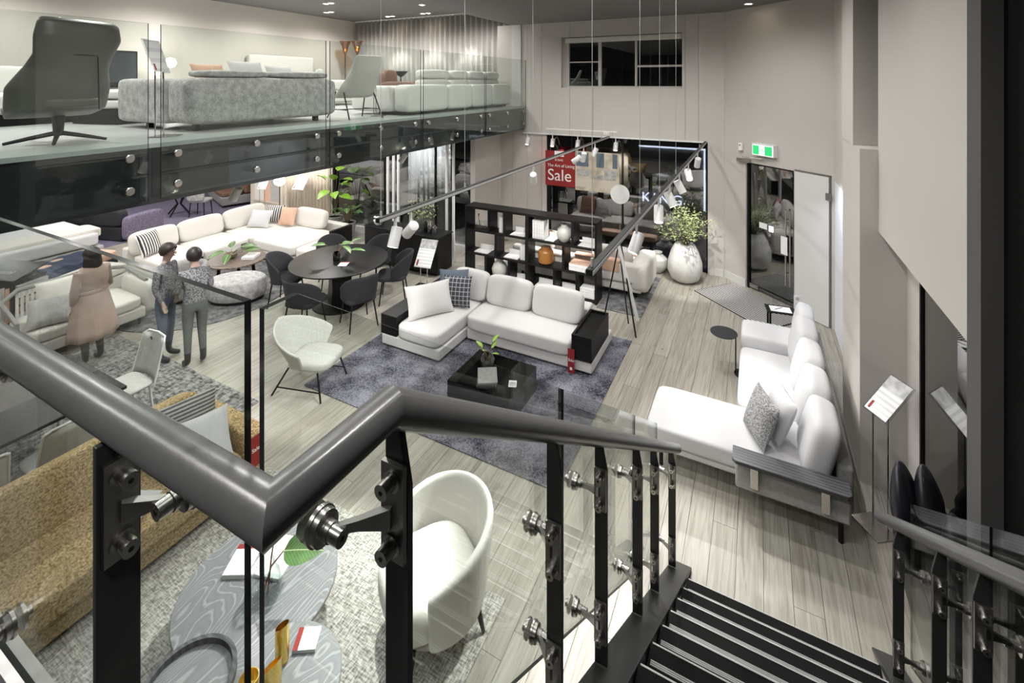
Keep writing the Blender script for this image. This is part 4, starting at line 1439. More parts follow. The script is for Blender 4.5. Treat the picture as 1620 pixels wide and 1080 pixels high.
for i in range(3):
    leaning(s, 'back_cushion', 'cloth_cream', 0.70, 0.40, 0.18, (-3.85 + i * 0.76, 8.50, 0.62), 0.25, 0, p=4.5)
pillow_thing('cushion', 'rust brown cushion on the sofa facing the shop window', 'cloth_brown', 0.45, 0.45, 0.14, (-3.817, 8.73, 0.67), -1.2, 0.1)
pillow_thing('cushion', 'pale patterned cushion on the sofa facing the shop window', 'cloth_stone', 0.42, 0.42, 0.14, (-3.42, 8.78, 0.66), -1.2, -0.1)
tt = thing('folded_throw', 'peach throw folded over the back of the window sofa', 'throw', (-2.55, 8.285, 0.625))
hard(tt, 'fold', 'cloth_peach', -0.42, 0.42, -0.07, 0.06, 0.0, 0.040, 0.012, 3)
hard(tt, 'fringe', 'cloth_peach', -0.40, 0.40, -0.082, -0.072, -0.16, 0.03, 0.003)
tag(MB().prism([(-4.7, 8.14), (-2.40, 8.14), (-2.40, 7.72), (-1.66, 7.72), (-1.66, 9.45), (-4.7, 9.45)], 0.0005, 0.009).build('area_rug', 'rug_grey', smooth=False), 'plain grey rug under the window sofa beside the bookshelf', 'rug')
s = thing('leather_bench', 'long tan leather bench before the shop window', 'bench', (-2.6, 9.58, 0))
block(s, 'seat', 'cloth_peach', -0.62, 0.62, -0.13, 0.13, 0.26, 0.38, 8)
for fx in (-0.5, 0.5):
    MB().bb(fx - 0.015, fx + 0.015, -0.1, 0.1, 0.0, 0.26).build('leg', 'black_metal', s, smooth=False)

# easel
e = thing('easel_stand', 'folded black tripod easel with a white board beside the bookshelf', 'easel', (-1.93, 7.30, 0))
MB().tube([(-0.22, -0.05, 0), (0.0, 0.10, 1.28)], 0.012, 6).build('leg', 'black_metal', e)
MB().tube([(0.33, -0.22, 0), (0.02, 0.10, 1.28)], 0.012, 6).build('leg', 'black_metal', e)
MB().tube([(0.22, -0.22, 0.18), (0.0, 0.08, 1.20)], 0.010, 6).build('leg', 'black_metal', e)
MB().box((0, 0, 0), (0.05, 0.012, 1.12), M=Matrix.Translation((0.17, -0.03, 0.70)) @ Matrix.Rotation(-0.26, 4, 'Y')).build('board', 'white_metal', e, smooth=False)

# vases by the window, plant
o = MB().lathe([(0.13, 0), (0.235, 0.10), (0.29, 0.24), (0.27, 0.37), (0.16, 0.46), (0.11, 0.475), (0.12, 0.52), (0.135, 0.535), (0.10, 0.53), (0.085, 0.47)], n=36).build('floor_vase', 'ceramic_white')
o.location = (-1.78, 9.76, 0)
o.scale = (0.68, 0.68, 0.74)
tag(o, 'squat white crackled floor vase beside the planted white vase', 'vase')
pv = thing('planted_vase', 'tall white egg-shaped planter with a bushy olive shrub by the shop window', 'planter', (-1.24, 9.56, 0))
MB().lathe([(0.17, 0), (0.255, 0.06), (0.315, 0.20), (0.31, 0.36), (0.25, 0.56), (0.185, 0.68), (0.165, 0.70), (0.15, 0.68)], n=40).build('pot', 'ceramic_white', pv)
MB().lathe([(0.0001, 0.66), (0.15, 0.66)], n=20).build('soil', 'stem_brown', pv)
rg = random.Random(3)
st, lf = MB(), MB()
for i in range(26):
    az = rg.random() * 2 * PI
    e_ = rg.uniform(0.35, 1.45)
    L = rg.uniform(0.45, 0.85)
    dv = Vector((math.cos(az) * math.cos(e_), math.sin(az) * math.cos(e_) * 0.8, math.sin(e_)))
    b0 = Vector((rg.uniform(-0.05, 0.05), rg.uniform(-0.05, 0.05), 0.66))
    pts = [b0, b0 + dv * L * 0.5 + Vector((0, 0, 0.10)), b0 + dv * L + Vector((0, 0, 0.04))]
    st.tube(pts, [0.007, 0.005, 0.002], 4)
    for k in range(46):
        tt_ = 0.35 + 0.65 * rg.random()
        p = pts[0].lerp(pts[1], min(1, tt_ * 2)) if tt_ < 0.5 else pts[1].lerp(pts[2], tt_ * 2 - 1)
        p = p + Vector((rg.gauss(0, 0.055), rg.gauss(0, 0.055), rg.gauss(0, 0.05)))
        M = Matrix.Translation(p) @ Matrix.Rotation(rg.random() * 2 * PI, 4, 'Z') @ Matrix.Rotation(rg.uniform(-0.9, 0.7), 4, 'Y') @ Matrix.Rotation(rg.uniform(-1, 1), 4, 'X')
        ll = rg.uniform(0.045, 0.075)
        lf.add([(0, 0, 0), (ll * 0.5, ll * 0.17, 0.006), (ll, 0, 0), (ll * 0.5, -ll * 0.17, 0.006)], [(0, 1, 2, 3)], M)
st.build('branches', 'stem_brown', pv)
o = lf.build('foliage', 'leaf_pale', pv, smooth=False)
o['kind'] = 'stuff'
# entrance mat
mt_ = thing('entrance_mat', 'black and silver slatted entrance mat before the glass door', 'mat', (0, 0, 0))
mt_.matrix_world = WCM
MB().bb(0.27, 1.77, -0.99, -0.10, 0.0005, 0.010).build('mat_base', 'black_plastic', mt_, smooth=False)
sl = MB().bb(0.28, 1.75, -0.010, 0.010, 0.010, 0.0145).mesh('slat', 'slat_silver', smooth=False)
for i in range(18):
    share('slat', sl, mt_, (0.005, -0.965 + i * 0.0492, 0))

# ---------------------------------------------------------------- lounge group below the landing
tag(MB().bb(-4.25, -1.63, 0.9, 3.05, 0.0005, 0.0115).build('area_rug', 'rug_light', smooth=False), 'light grey woven rug under the ash coffee tables', 'rug')
s = thing('tan_sofa', 'mustard tan woven sofa standing below the landing', 'sofa')
hard(s, 'base', 'cloth_tan', -5.02, -4.14, 0.30, 2.72, 0.06, 0.23, 0.02, 3)
for fx, fy in ((-4.9, 0.6), (-4.3, 0.6), (-4.9, 2.6), (-4.3, 2.6)):
    MB().cyl((fx, fy, 0.012), (fx, fy, 0.06), 0.02, n=8).build('foot', 'black_metal', s)
for y0, y1 in ((0.30, 0.90), (0.905, 2.70)):
    block(s, 'seat_cushion', 'cloth_tan', -4.72, -4.08, y0, y1, 0.23, 0.415, 16, 0.012, 12)
hard(s, 'back_frame', 'cloth_tan', -5.10, -4.92, 0.30, 2.72, 0.231, 0.60, 0.04, 3)
for yc, L in ((0.60, 0.60), (1.81, 1.80)):
    leaning(s, 'back_cushion', 'cloth_tan', L, 0.44, 0.20, (-4.83, yc, 0.58), -0.30, PI / 2, p=9)
block(s, 'arm', 'cloth_tan', -5.08, -4.12, 2.73, 2.93, 0.06, 0.56, 9)
tg = MB().bb(-4.118, -4.114, 2.78, 2.87, 0.22, 0.50).build('sale_tag', 'sale_red', s, smooth=False)
text('Sale', 0.05, 'paper', tg, (-4.1125, 2.785, 0.36), (PI / 2, 0, PI / 2))
pillow_thing('cushion', 'charcoal and grey striped cushion on the tan sofa', 'cloth_stripe', 0.54, 0.48, 0.16, (-4.58, 2.46, 0.65), 1.20, PI / 2 - 0.25)
pillow_thing('cushion', 'plain white cushion in front of the striped one on the tan sofa', 'cloth_pure', 0.48, 0.46, 0.15, (-4.31, 2.44, 0.61), 0.90, PI / 2 - 0.35)
pillow_thing('cushion', 'small white cushion lying flat on the tan sofa seat', 'cloth_pure', 0.34, 0.26, 0.09, (-4.32, 1.92, 0.482), 0.08, 0.5)


def round_table(name, label, loc, r, h_, mat, rim=0.0, legs=3, leg_mat='black_metal', leg_r=0.016, phase=0.4):
    t = thing(name, label, 'table', loc)
    MB().lathe([(0.0001, h_ - 0.028), (r - 0.01, h_ - 0.028), (r, h_ - 0.02), (r, h_ - 0.004), (r - 0.004, h_), (0.0001, h_)], n=64).build('table_top', mat, t)
    if rim:
        MB().lathe([(r - 0.018, h_ + 0.0005), (r + 0.004, h_ + 0.0005), (r + 0.004, h_ + rim), (r - 0.018, h_ + rim), (r - 0.018, h_ + 0.0005)], n=64, caps=False).build('rim', 'ash_dark', t)
    for i in range(legs):
        a = 2 * PI * i / legs + phase
        MB().cyl((0.72 * r * math.cos(a), 0.72 * r * math.sin(a), 0), (0.62 * r * math.cos(a), 0.62 * r * math.sin(a), h_ - 0.028), leg_r, n=10).build('leg', leg_mat, t)
    return t


round_table('coffee_table', 'large round grey ash coffee table with visible grain on the light rug', (-3.02, 2.10, 0.0145), 0.50, 0.33, 'ash_grey')
round_table('coffee_table', 'smaller round grey ash table with gold vases beside the large ash one', (-2.34, 1.75, 0.0145), 0.32, 0.42, 'ash_grey')
round_table('tray_table', 'small round ash tray table with a raised dark rim', (-2.69, 1.46, 0.0145), 0.225, 0.52, 'ash_grey', rim=0.035, phase=1.745)


def gold_vase(label, loc, r, h_, slant):
    mb = MB()
    n = 28
    vs, fs = [], []
    prof = [(r * 0.9, 0.0), (r, 0.02), (r, h_), (r * 0.93, h_), (r * 0.93, 0.03), (0.0005, 0.03)]
    for rr, z in prof:
        for j in range(n):
            a = 2 * PI * j / n
            zz = z + (slant * math.cos(a) * rr / r if z == h_ else 0)
            vs.append((rr * math.cos(a), rr * math.sin(a), zz))
    for i in range(len(prof) - 1):
        for j in range(n):
            fs.append((i * n + j, i * n + (j + 1) % n, (i + 1) * n + (j + 1) % n, (i + 1) * n + j))
    fs.append(tuple(range(n - 1, -1, -1)))
    o = mb.add(vs, fs).build('gold_vase', 'gold')
    o.location = loc
    return tag(o, label, 'vase')


gold_vase('slim gold vase with a slanted mouth on the smaller ash table', (-2.430, 1.830, 0.4355), 0.037, 0.20, 0.02)
gold_vase('wide gold vase with a slanted mouth in front of the slim gold one', (-2.345, 1.695, 0.4355), 0.055, 0.16, 0.05)
gold_vase('low gold bowl-like vase beside the wide gold one', (-2.470, 1.655, 0.4355), 0.050, 0.07, 0.0)
o = thing('price_card', 'white price card with a red edge on the smaller ash table', 'card', (-2.380, 1.960, 0.4355), 0.55)
hard(o, 'card', 'paper', -0.065, 0.065, -0.06, 0.06, 0, 0.02, 0.001)
MB().bb(-0.065, -0.035, -0.06, 0.06, 0.0202, 0.021).build('red_band', 'sale_red', o, smooth=False)
o = thing('price_card', 'white price box with a red edge on the large ash table', 'card', (-3.25, 2.13, 0.3455), 0.5)
hard(o, 'card', 'paper', -0.08, 0.08, -0.11, 0.11, 0, 0.03, 0.001)
MB().bb(-0.08, 0.08, 0.075, 0.11, 0.0302, 0.031).build('red_band', 'sale_red', o, smooth=False)
book('white magazine lying on the large ash table', (-3.06, 2.27, 0.3455), (0.24, 0.30, 0.022), 'paper', 0.3)
gvs = thing('glass_vase', 'clear round glass vase holding two broad glossy leaves on the large ash table', 'vase', (-2.90, 2.06, 0.3455))
MB().lathe([(0.05, 0.0), (0.09, 0.02), (0.10, 0.09), (0.085, 0.17), (0.06, 0.20), (0.055, 0.24), (0.052, 0.24), (0.056, 0.19), (0.08, 0.165), (0.093, 0.09), (0.083, 0.028), (0.0005, 0.012)], n=28).build('vase_body', 'clear_glass', gvs)
MB().lathe([(0.0005, 0.014), (0.082, 0.03), (0.090, 0.07), (0.0005, 0.07)], n=24).build('water', 'clear_glass', gvs)
MB().tube([(-0.02, 0.0, 0.03), (0.03, 0.02, 0.20), (0.10, 0.06, 0.30)], [0.005, 0.005, 0.004], 6).tube([(0.02, 0.0, 0.03), (-0.01, 0.05, 0.22), (-0.03, 0.10, 0.36)], [0.005, 0.005, 0.004], 6).build('stems', 'stem_red', gvs)
share('leaf', leaf_mesh(0.26, 0.17, 'leaf_green', 0.2, 0.22, 10), gvs, (0.10, 0.06, 0.30), (0.5, -0.15, 0.42), (1, 1, 1))
share('leaf', leaf_mesh(0.22, 0.12, 'leaf_lime', 0.3, 0.22, 10), gvs, (-0.03, 0.10, 0.36), (0.2, -0.3, 1.2), (1, 1, 1))

# ---------------------------------------------------------------- dark dining table with white mesh chairs
tag(MB().bb(-8.45, -5.22, 0.2, 3.62, 0.0005, 0.0105).build('area_rug', 'rug_woven', smooth=False), 'dark grey ribbed woven rug under the long black table', 'rug')
t = thing('long_table', 'long black dining table behind the tan sofa', 'table', (0, 0, 0))
hard(t, 'table_top', 'tabletop_black', -6.86, -5.62, 0.1, 2.48, 0.69, 0.72, 0.004)
for lx, ly in ((-6.74, 0.25), (-5.74, 0.25), (-6.74, 2.35), (-5.74, 2.35)):
    MB().cyl((lx, ly, 0.011), (lx, ly, 0.69), 0.022, 0.035, n=10).build('leg', 'white_metal', t)


def mesh_chair(label, loc, rz):
    c = thing('mesh_chair', label, 'chair', loc, rz, 'white chairs at the long black table')

    def fn(u, v):
        x = (u - 0.5) * 0.46 * (1 - 0.12 * v)
        return (x, -0.20 - 0.10 * v - 0.05 * (1 - (2 * u - 1) ** 2), 0.44 + 0.42 * v)
    MB().surf(fn, 8, 6).build('backrest', 'cloth_sage', c, thick=0.012, angle=60)
    MB().tube([(-0.235, -0.19, 0.42), (-0.21, -0.30, 0.84), (-0.16, -0.335, 0.875), (0.0, -0.35, 0.88), (0.16, -0.335, 0.875), (0.21, -0.30, 0.84), (0.235, -0.19, 0.42)], 0.010, 7).build('back_frame', 'white_metal', c)
    MB().sbox((0, 0.0, 0.44), (0.46, 0.44, 0.04), 5, 6).build('seat', 'cloth_sage', c, angle=60)
    legs4(c, 'white_metal', 0.18, 0.17, 0.425, 0.013, 0.010, 0.035)
    return c


mesh_chair('pale mesh-back chair at the long black table, first behind the tan sofa back', (-5.50, 1.30, 0.0135), PI / 2)
mesh_chair('pale mesh-back chair at the long black table, second behind the tan sofa back', (-5.50, 1.92, 0.0135), PI / 2)
c = mesh_chair('white chair with a black label at the head of the long black table', (-6.12, 2.66, 0.0135), PI)
MB().box((0.10, -0.318, 0.80), (0.05, 0.004, 0.03)).build('label_patch', 'black_plastic', c, smooth=False)
mesh_chair('pale mesh-back chair on the far side of the long black table', (-7.02, 1.75, 0.0135), -PI / 2)

# ---------------------------------------------------------------- cream corner sofa group
s = thing('corner_sofa', 'cream corner sofa with a deep chaise in the lounge under the mezzanine', 'sofa')
hard(s, 'base', 'cloth_cream', -11.05, -9.75, 4.80, 8.10, 0.04, 0.20, 0.02, 3)
hard(s, 'base', 'cloth_cream', -9.74, -8.42, 6.55, 8.10, 0.04, 0.20, 0.02, 3)
block(s, 'seat_cushion', 'cloth_cream', -10.75, -9.72, 4.82, 5.62, 0.20, 0.42, 9, 0.02)
block(s, 'seat_cushion', 'cloth_cream', -10.75, -9.72, 5.63, 6.56, 0.20, 0.42, 9, 0.02)
block(s, 'seat_cushion', 'cloth_cream', -10.75, -9.72, 6.57, 7.72, 0.20, 0.42, 9, 0.02)
block(s, 'seat_cushion', 'cloth_cream', -9.71, -8.40, 6.53, 7.72, 0.20, 0.42, 9, 0.02)
hard(s, 'back_frame', 'cloth_cream', -11.08, -10.90, 4.80, 8.10, 0.201, 0.52, 0.03, 3)
hard(s, 'back_frame', 'cloth_cream', -10.89, -8.42, 7.94, 8.10, 0.201, 0.50, 0.03, 3)
for yc, L in ((5.20, 0.85), (6.10, 0.92), (7.10, 1.0)):
    leaning(s, 'back_cushion', 'cloth_cream', L, 0.46, 0.22, (-10.74, yc, 0.62), -0.28, PI / 2, p=4.5)
leaning(s, 'back_cushion', 'cloth_cream', 0.95, 0.44, 0.22, (-9.25, 7.74, 0.61), -0.30, 0, p=4.5)
hard(s, 'side_tray', 'ebony', -8.41, -8.33, 7.50, 8.10, 0.05, 0.48, 0.004)
for i, (cx_, cy_) in enumerate(((-9.735, 5.50), (-9.735, 6.40))):
    hard(s, 'sale_tag', 'black_plastic', cx_ + 0.02, cx_ + 0.028, cy_ - 0.06, cy_ + 0.06, 0.25, 0.34, 0.001)
pillow_thing('cushion', 'black and white zebra cushion on the cream corner sofa', 'cloth_zebra', 0.46, 0.46, 0.15, (-10.45, 4.98, 0.65), 1.15, PI / 2 + 0.3)
pillow_thing('cushion', 'dark cushion at the corner of the cream sofa', 'cloth_zebra', 0.42, 0.42, 0.14, (-10.22, 7.50, 0.64), 1.15, 0.5)
pillow_thing('cushion', 'peach cushion at the corner of the cream sofa', 'cloth_peach', 0.42, 0.42, 0.14, (-9.76, 7.50, 0.64), 1.15, 0.25)
pillow_thing('cushion', 'white cushion on the cream corner sofa chaise', 'cloth_pure', 0.52, 0.42, 0.15, (-10.22, 7.12, 0.62), 0.95, 0.40)
s = thing('ottoman', 'square cream ottoman between the cream corner sofa and the dining chairs', 'ottoman', (-7.95, 7.0, 0))
hard(s, 'base', 'cloth_cream', -0.40, 0.40, -0.42, 0.42, 0.04, 0.20, 0.02, 3)
block(s, 'cushion', 'cloth_cream', -0.42, 0.42, -0.44, 0.44, 0.20, 0.40, 8, 0.02)
# round rugs, walnut table, poufs
o = MB().lathe([(0.0001, 0.0005), (1.45, 0.0005), (1.45, 0.010), (0.0001, 0.010)], n=80).build('round_rug', 'rug_grey', angle=30)
o.location = (-8.85, 5.12, 0)
tag(o, 'large round dark grey rug under the walnut table and poufs', 'rug')
t = round_table('coffee_table', 'round walnut coffee table with a leafy centrepiece', (-8.80, 5.66, 0.0145), 0.50, 0.40, 'walnut', leg_r=0.03)
o = thing('bowl_plant', 'small bowl with broad green leaves on the walnut table', 'plant', (-8.92, 5.62, 0.415))
MB().lathe([(0.05, 0), (0.10, 0.04), (0.11, 0.09), (0.09, 0.08)], n=18).build('bowl', 'stem_brown', o)
leafy(o, 6, (0, 0, 0.05), 0.25, 0.12, 0.26, 0.13, 'leaf_green', seed=5, elev=(-0.1, 0.5))
for i in range(2):
    book(('white book lying under another on the walnut table', 'white book lying on top of another on the walnut table')[i], (-8.62, 5.82, 0.415 + 0.026 * i), (0.22, 0.28, 0.025), 'paper', 0.5)


def pouf(label, loc, rx, ry, h_, mat, rz=0.0):
    o = thing('pouf', label, 'pouf', loc, rz)
    MB().lathe([(0.0001, 0.0), (0.90, 0.0), (0.92, 0.05), (0.0001, 0.05)], n=40, sx=rx, sy=ry).build('plinth', 'black_metal', o)
    MB().lathe([(0.0001, 0.051), (0.93, 0.051), (0.99, 0.09), (1.0, h_ * 0.6), (0.97, h_ - 0.03), (0.90, h_), (0.0001, h_ + 0.01)], n=48, sx=rx, sy=ry).build('body', mat, o, angle=50)
    MB().box((0.95 * rx, -0.22 * ry, h_ * 0.55), (0.004, 0.06, 0.09), rz=-0.25).build('price_tag', 'paper', o, smooth=False)
    return o


pouf('long oval light grey pouf in front of the walnut table', (-8.05, 5.18, 0.0105), 0.48, 0.34, 0.36, 'cloth_stone', 0.6)
c = thing('low_tub_chair', 'low dark grey round tub chair on the round grey rug', 'chair', (-8.98, 4.76, 0.0105), 2.6)
MB().lathe([(0.0001, 0.0), (0.34, 0.0), (0.36, 0.05), (0.0001, 0.05)], n=32).build('plinth', 'black_metal', c)
tub_shell(math.radians(140), 0.37, 0.36, 0.86, 0.54, 0.40, 0.04, z0=0.052, power=2).build('shell', 'cloth_mid', c, thick=0.06, angle=60)
MB().sbox((0, 0.02, 0.24), (0.58, 0.58, 0.28), 3.5, 9).build('seat_cushion', 'cloth_mid', c, angle=60)

# ---------------------------------------------------------------- strap-back sofa, sample rack, bed (far side)
s = thing('strap_sofa', 'pale sofa with a white vertical strap back beside the standing visitors', 'sofa', (-8.95, 3.28, 0.0115))
hard(s, 'base', 'cloth_cream', -0.42, 0.46, -0.62, 0.72, 0.10, 0.26, 0.03, 3)
block(s, 'seat_cushion', 'cloth_cream', -0.40, 0.47, -0.60, 0.70, 0.26, 0.42, 8, 0.02)
MB().tube([(0.30, -0.68, 0.12), (0.25, -0.68, 0.54), (-0.30, -0.68, 0.70), (-0.50, -0.45, 0.76), (-0.52, 0.40, 0.76), (-0.30, 0.78, 0.72), (0.30, 0.80, 0.60)], 0.030, 8).build('back_rail', 'cloth_mid', s)
stp = MB().bb(-0.004, 0.004, -0.016, 0.016, 0.12, 0.76).mesh('strap', 'paper', smooth=False)
for i in range(16):
    share('strap', stp, s, (-0.515, -0.45 + i * 0.055, 0))
for fx in (-0.38, 0.40):
    for fy in (-0.55, 0.65):
        MB().cyl((fx, fy, 0), (fx, fy, 0.10), 0.02, n=8).build('foot', 'black_metal', s)
block(s, 'arm', 'cloth_cream', -0.40, 0.45, 0.735, 0.90, 0.10, 0.60, 5)
pillow_thing('cushion', 'grey patterned cushion on the pale strap-back sofa', 'cloth_grey', 0.52, 0.46, 0.16, (-8.72, 2.96, 0.59), 0.65, 1.2)
pillow_thing('cushion', 'cream back cushion on the pale strap-back sofa', 'cloth_cream', 0.62, 0.44, 0.18, (-9.17, 3.26, 0.65), 1.15, PI / 2)

r_ = thing('sample_rack', 'dark rack of hanging fabric sample boards with a printed black top', 'rack', (-10.02, 2.92, 0), 0.35)
hard(r_, 'body', 'cloth_charcoal', -0.36, 0.36, -0.22, 0.22, 0.0, 0.86, 0.01)
tp = MB().box((0, 0, 0), (0.74, 0.46, 0.02), M=Matrix.Translation((0, 0, 0.92)) @ Matrix.Rotation(0.25, 4, 'X')).build('sloping_top', 'black_plastic', r_, smooth=False)
text('essential', 0.12, 'paper_grey', tp, (-0.26, -0.10, 0.912), (0.25, 0, 0))
for i in range(8):
    mb = MB().box((-0.30 + i * 0.085, -0.25, 0.52), (0.012, 0.05, 0.50))
    mb.build('sample_board', ('paper', 'wall_white', 'cloth_cream', 'cloth_peach', 'paper', 'cloth_grey', 'paper', 'cloth_peach')[i], r_, smooth=False)
for i in range(7):
    MB().bb(0.365, 0.42, -0.20, 0.20, 0.12 + i * 0.10, 0.19 + i * 0.10).build('sample_board', ('paper', 'cloth_cream', 'paper', 'cloth_peach', 'wall_beige', 'paper', 'cloth_grey')[i], r_, smooth=False)
c = thing('lounge_chair', 'white upholstered chair with a red sale tag behind the sample rack', 'chair', (-10.75, 2.45, 0), -PI / 2 + 0.5)
block(c, 'seat', 'leather_white', -0.40, 0.40, -0.36, 0.42, 0.10, 0.42, 6)
block(c, 'backrest', 'leather_white', -0.42, 0.42, -0.48, -0.28, 0.12, 0.82, 5)
block(c, 'arm', 'leather_white', 0.34, 0.50, -0.44, 0.42, 0.10, 0.60, 5)
block(c, 'arm', 'leather_white', -0.50, -0.34, -0.44, 0.42, 0.10, 0.60, 5)
MB().bb(0.502, 0.506, -0.08, 0.06, 0.30, 0.52).build('sale_tag', 'sale_red', c, smooth=False)

s = thing('display_bed', 'white double bed with a fringed cream throw in the far lounge', 'bed', (-13.3, 4.15, 0))
hard(s, 'bed_base', 'cloth_grey', -1.05, 1.05, -0.85, 0.85, 0.10, 0.34, 0.03, 3)
block(s, 'mattress', 'cloth_pure', -1.04, 1.02, -0.84, 0.84, 0.34, 0.62, 10, 0.03)
hard(s, 'headboard', 'cloth_pure', -1.20, -1.06, -0.95, 0.95, 0.10, 1.15, 0.05, 3)
block(s, 'throw', 'throw_cream', 0.30, 0.92, -0.87, 0.87, 0.50, 0.68, 12)
for fy in (-0.4, 0.4):
    block(s, 'pillow', 'cloth_pure', -1.02, -0.62, fy - 0.32, fy + 0.32, 0.62, 0.80, 4)
for fx in (-0.9, 0.9):
    for fy in (-0.7, 0.7):
        MB().cyl((fx, fy, 0), (fx, fy, 0.10), 0.03, n=8).build('foot', 'black_metal', s)
s = thing('daybed', 'long daybed with a crumpled navy throw beside the white bed', 'daybed', (-11.45, 4.05, 0), 0.35)
hard(s, 'base', 'cloth_charcoal', -0.35, 0.35, -0.75, 0.75, 0.08, 0.26, 0.02)
block(s, 'seat', 'cloth_peach', -0.36, 0.36, -0.77, 0.77, 0.26, 0.42, 8)


def rumple(u, v):
    x, y = (u - 0.5) * 0.85, (v - 0.5) * 0.95
    return (x, y - 0.1, 0.445 + 0.035 * math.sin(9 * x + 4 * y) + 0.02 * math.sin(17 * y - 6 * x) - 0.16 * max(0, abs(x) - 0.36) / 0.06)


MB().surf(rumple, 26, 26).build('navy_throw', 'cloth_navy', s, thick=0.015)
s = thing('cream_sofa', 'cream low sofa between the sample rack and the zebra cushion', 'sofa', (-10.55, 4.10, 0), 0.3)

hard(s, 'base', 'cloth_cream', -0.30, 0.30, -0.45, 0.45, 0.0, 0.25, 0.03, 3)
block(s, 'seat_cushion', 'cloth_cream', -0.32, 0.32, -0.46, 0.46, 0.25, 0.42, 6)

# purple carpet room
s = thing('dark_sofa', 'dark plum sofa with a pale side on the purple carpet, under the wall', 'sofa', (-15.0, 9.4, 0.003), -0.35)
hard(s, 'base', 'cloth_mid', -1.0, 1.0, -0.42, 0.42, 0.06, 0.32, 0.04, 3)
block(s, 'seat_cushion', 'cloth_brown', -0.98, 0.98, -0.44, 0.2, 0.32, 0.46, 8)
block(s, 'backrest', 'cloth_brown', -1.0, 1.0, 0.2, 0.46, 0.30, 0.75, 6)
hard(s, 'plinth', 'black_metal', -0.9, 0.9, -0.36, 0.36, 0.0, 0.06)
s = thing('dark_sofa', 'dark plum sofa with a lilac arm on the purple carpet, behind the cream corner sofa', 'sofa', (-14.2, 6.0, 0.003), 0.25)
hard(s, 'base', 'cloth_charcoal', -1.0, 0.8, -0.45, 0.45, 0.0, 0.34, 0.04, 3)
block(s, 'backrest', 'cloth_charcoal', -1.0, 0.8, -0.50, -0.25, 0.34, 0.75, 6)
block(s, 'arm', 'rug_purple', 0.80, 1.02, -0.48, 0.46, 0.02, 0.60, 6)
t = thing('pedestal_table', 'round white table with a dark crossed base on the purple carpet', 'table', (-14.7, 7.75, 0.003))
MB().lathe([(0.0001, 0.60), (0.33, 0.60), (0.34, 0.61), (0.33, 0.62), (0.0001, 0.62)], n=36).build('table_top', 'white_gloss', t)
for a in (0.4, 1.97, 3.54, 5.11):
    MB().tube([(0.33 * math.cos(a), 0.33 * math.sin(a), 0.0), (0.05 * math.cos(a), 0.05 * math.sin(a), 0.30), (0.20 * math.cos(a), 0.20 * math.sin(a), 0.60)], 0.02, 6).build('leg', 'black_metal', t)
c = thing('side_chair', 'pale upright chair beside the white table on the purple carpet', 'chair', (-14.0, 7.95, 0.003), 0.5)
block(c, 'seat', 'cloth_stone', -0.24, 0.24, -0.22, 0.24, 0.40, 0.48, 5)
block(c, 'backrest', 'cloth_stone', -0.24, 0.24, -0.28, -0.20, 0.46, 0.95, 5)
legs4(c, 'black_metal', 0.18, 0.16, 0.41, 0.016, 0.012, 0.03)

# drape, art, lamp on the beige wall
cu = thing('timber_drape', 'floor-length beige pleated drape on the wall under the mezzanine', 'curtain', (0, 0, 0))


def drape(xa, xb, y0, z0, z1, pitch, amp):
    n = int((xb - xa) / pitch) * 8

    def fn(u, v):
        x = xa + (xb - xa) * u
        return (x, y0 + amp * math.sin(2 * PI * (x - xa) / pitch), z0 + (z1 - z0) * v)
    return MB().surf(fn, n, 1)


drape(-11.55, -9.90, YG - 0.06, 0.02, ZF - 0.01, 0.125, 0.035).build('drape', 'pale_timber', cu, thick=0.006)
for x_ in (-11.2, -10.3):
    lamp('SPOT', (x_, 8.1, 2.62), 45, target=(x_, YG, 1.0), angle=100, blend=0.8, radius=0.05)  # added wall-wash spots that brighten the beige drape
MB().cyl((-11.6, YG - 0.06, ZF - 0.01), (-9.88, YG - 0.06, ZF - 0.01), 0.012, n=8).build('curtain_rod', 'white_metal', cu)
a_ = thing('wall_art', 'beige abstract canvas with overlapping arches on the beige wall', 'picture', (0, 0, 0))
hard(a_, 'canvas', 'wall_beige', -13.05, -11.75, YG - 0.04, YG - 0.002, 0.35, 1.55, 0.004)
for i, (x_, m_) in enumerate(((-12.75, 'cloth_cream'), (-12.35, 'cloth_peach'), (-12.05, 'cloth_grey'))):
    poly = [(x_ - 0.2, 0.40), (x_ + 0.2, 0.40)] + [(x_ + 0.2 * math.cos(t_), 1.05 + 0.25 * math.sin(t_)) for t_ in [PI * q / 10 for q in range(11)]]
    MB().add([(p[0], YG - 0.042 - 0.001 * i, p[1]) for p in poly], [tuple(range(len(poly)))]).build('arch_shape', m_, a_, smooth=False)
l_ = thing('floor_lamp', 'floor lamp with a white globe beside the beige drape', 'lamp', (-11.32, 8.45, 0))
MB().lathe([(0.0001, 0), (0.14, 0), (0.14, 0.02), (0.0001, 0.02)], n=24).build('base', 'black_metal', l_)
MB().cyl((0, 0, 0.02), (0, 0, 1.0), 0.010, n=8).build('pole', 'black_metal', l_)
MB().lathe([(0.02, 1.0), (0.12, 1.06), (0.15, 1.14), (0.12, 1.22), (0.0001, 1.26)], n=24).build('globe', 'globe_glow', l_)
info_stand((-10.6, 8.42, 0), 0.2, 'tilted white information stand behind the cream corner sofa', 0.42, 0.34, 1.05, 0.9)
info_stand((-11.6, 8.1, 0), 0.4, 'slim tilted information stand beside the beige canvas', 0.30, 0.24, 1.0, 0.9)

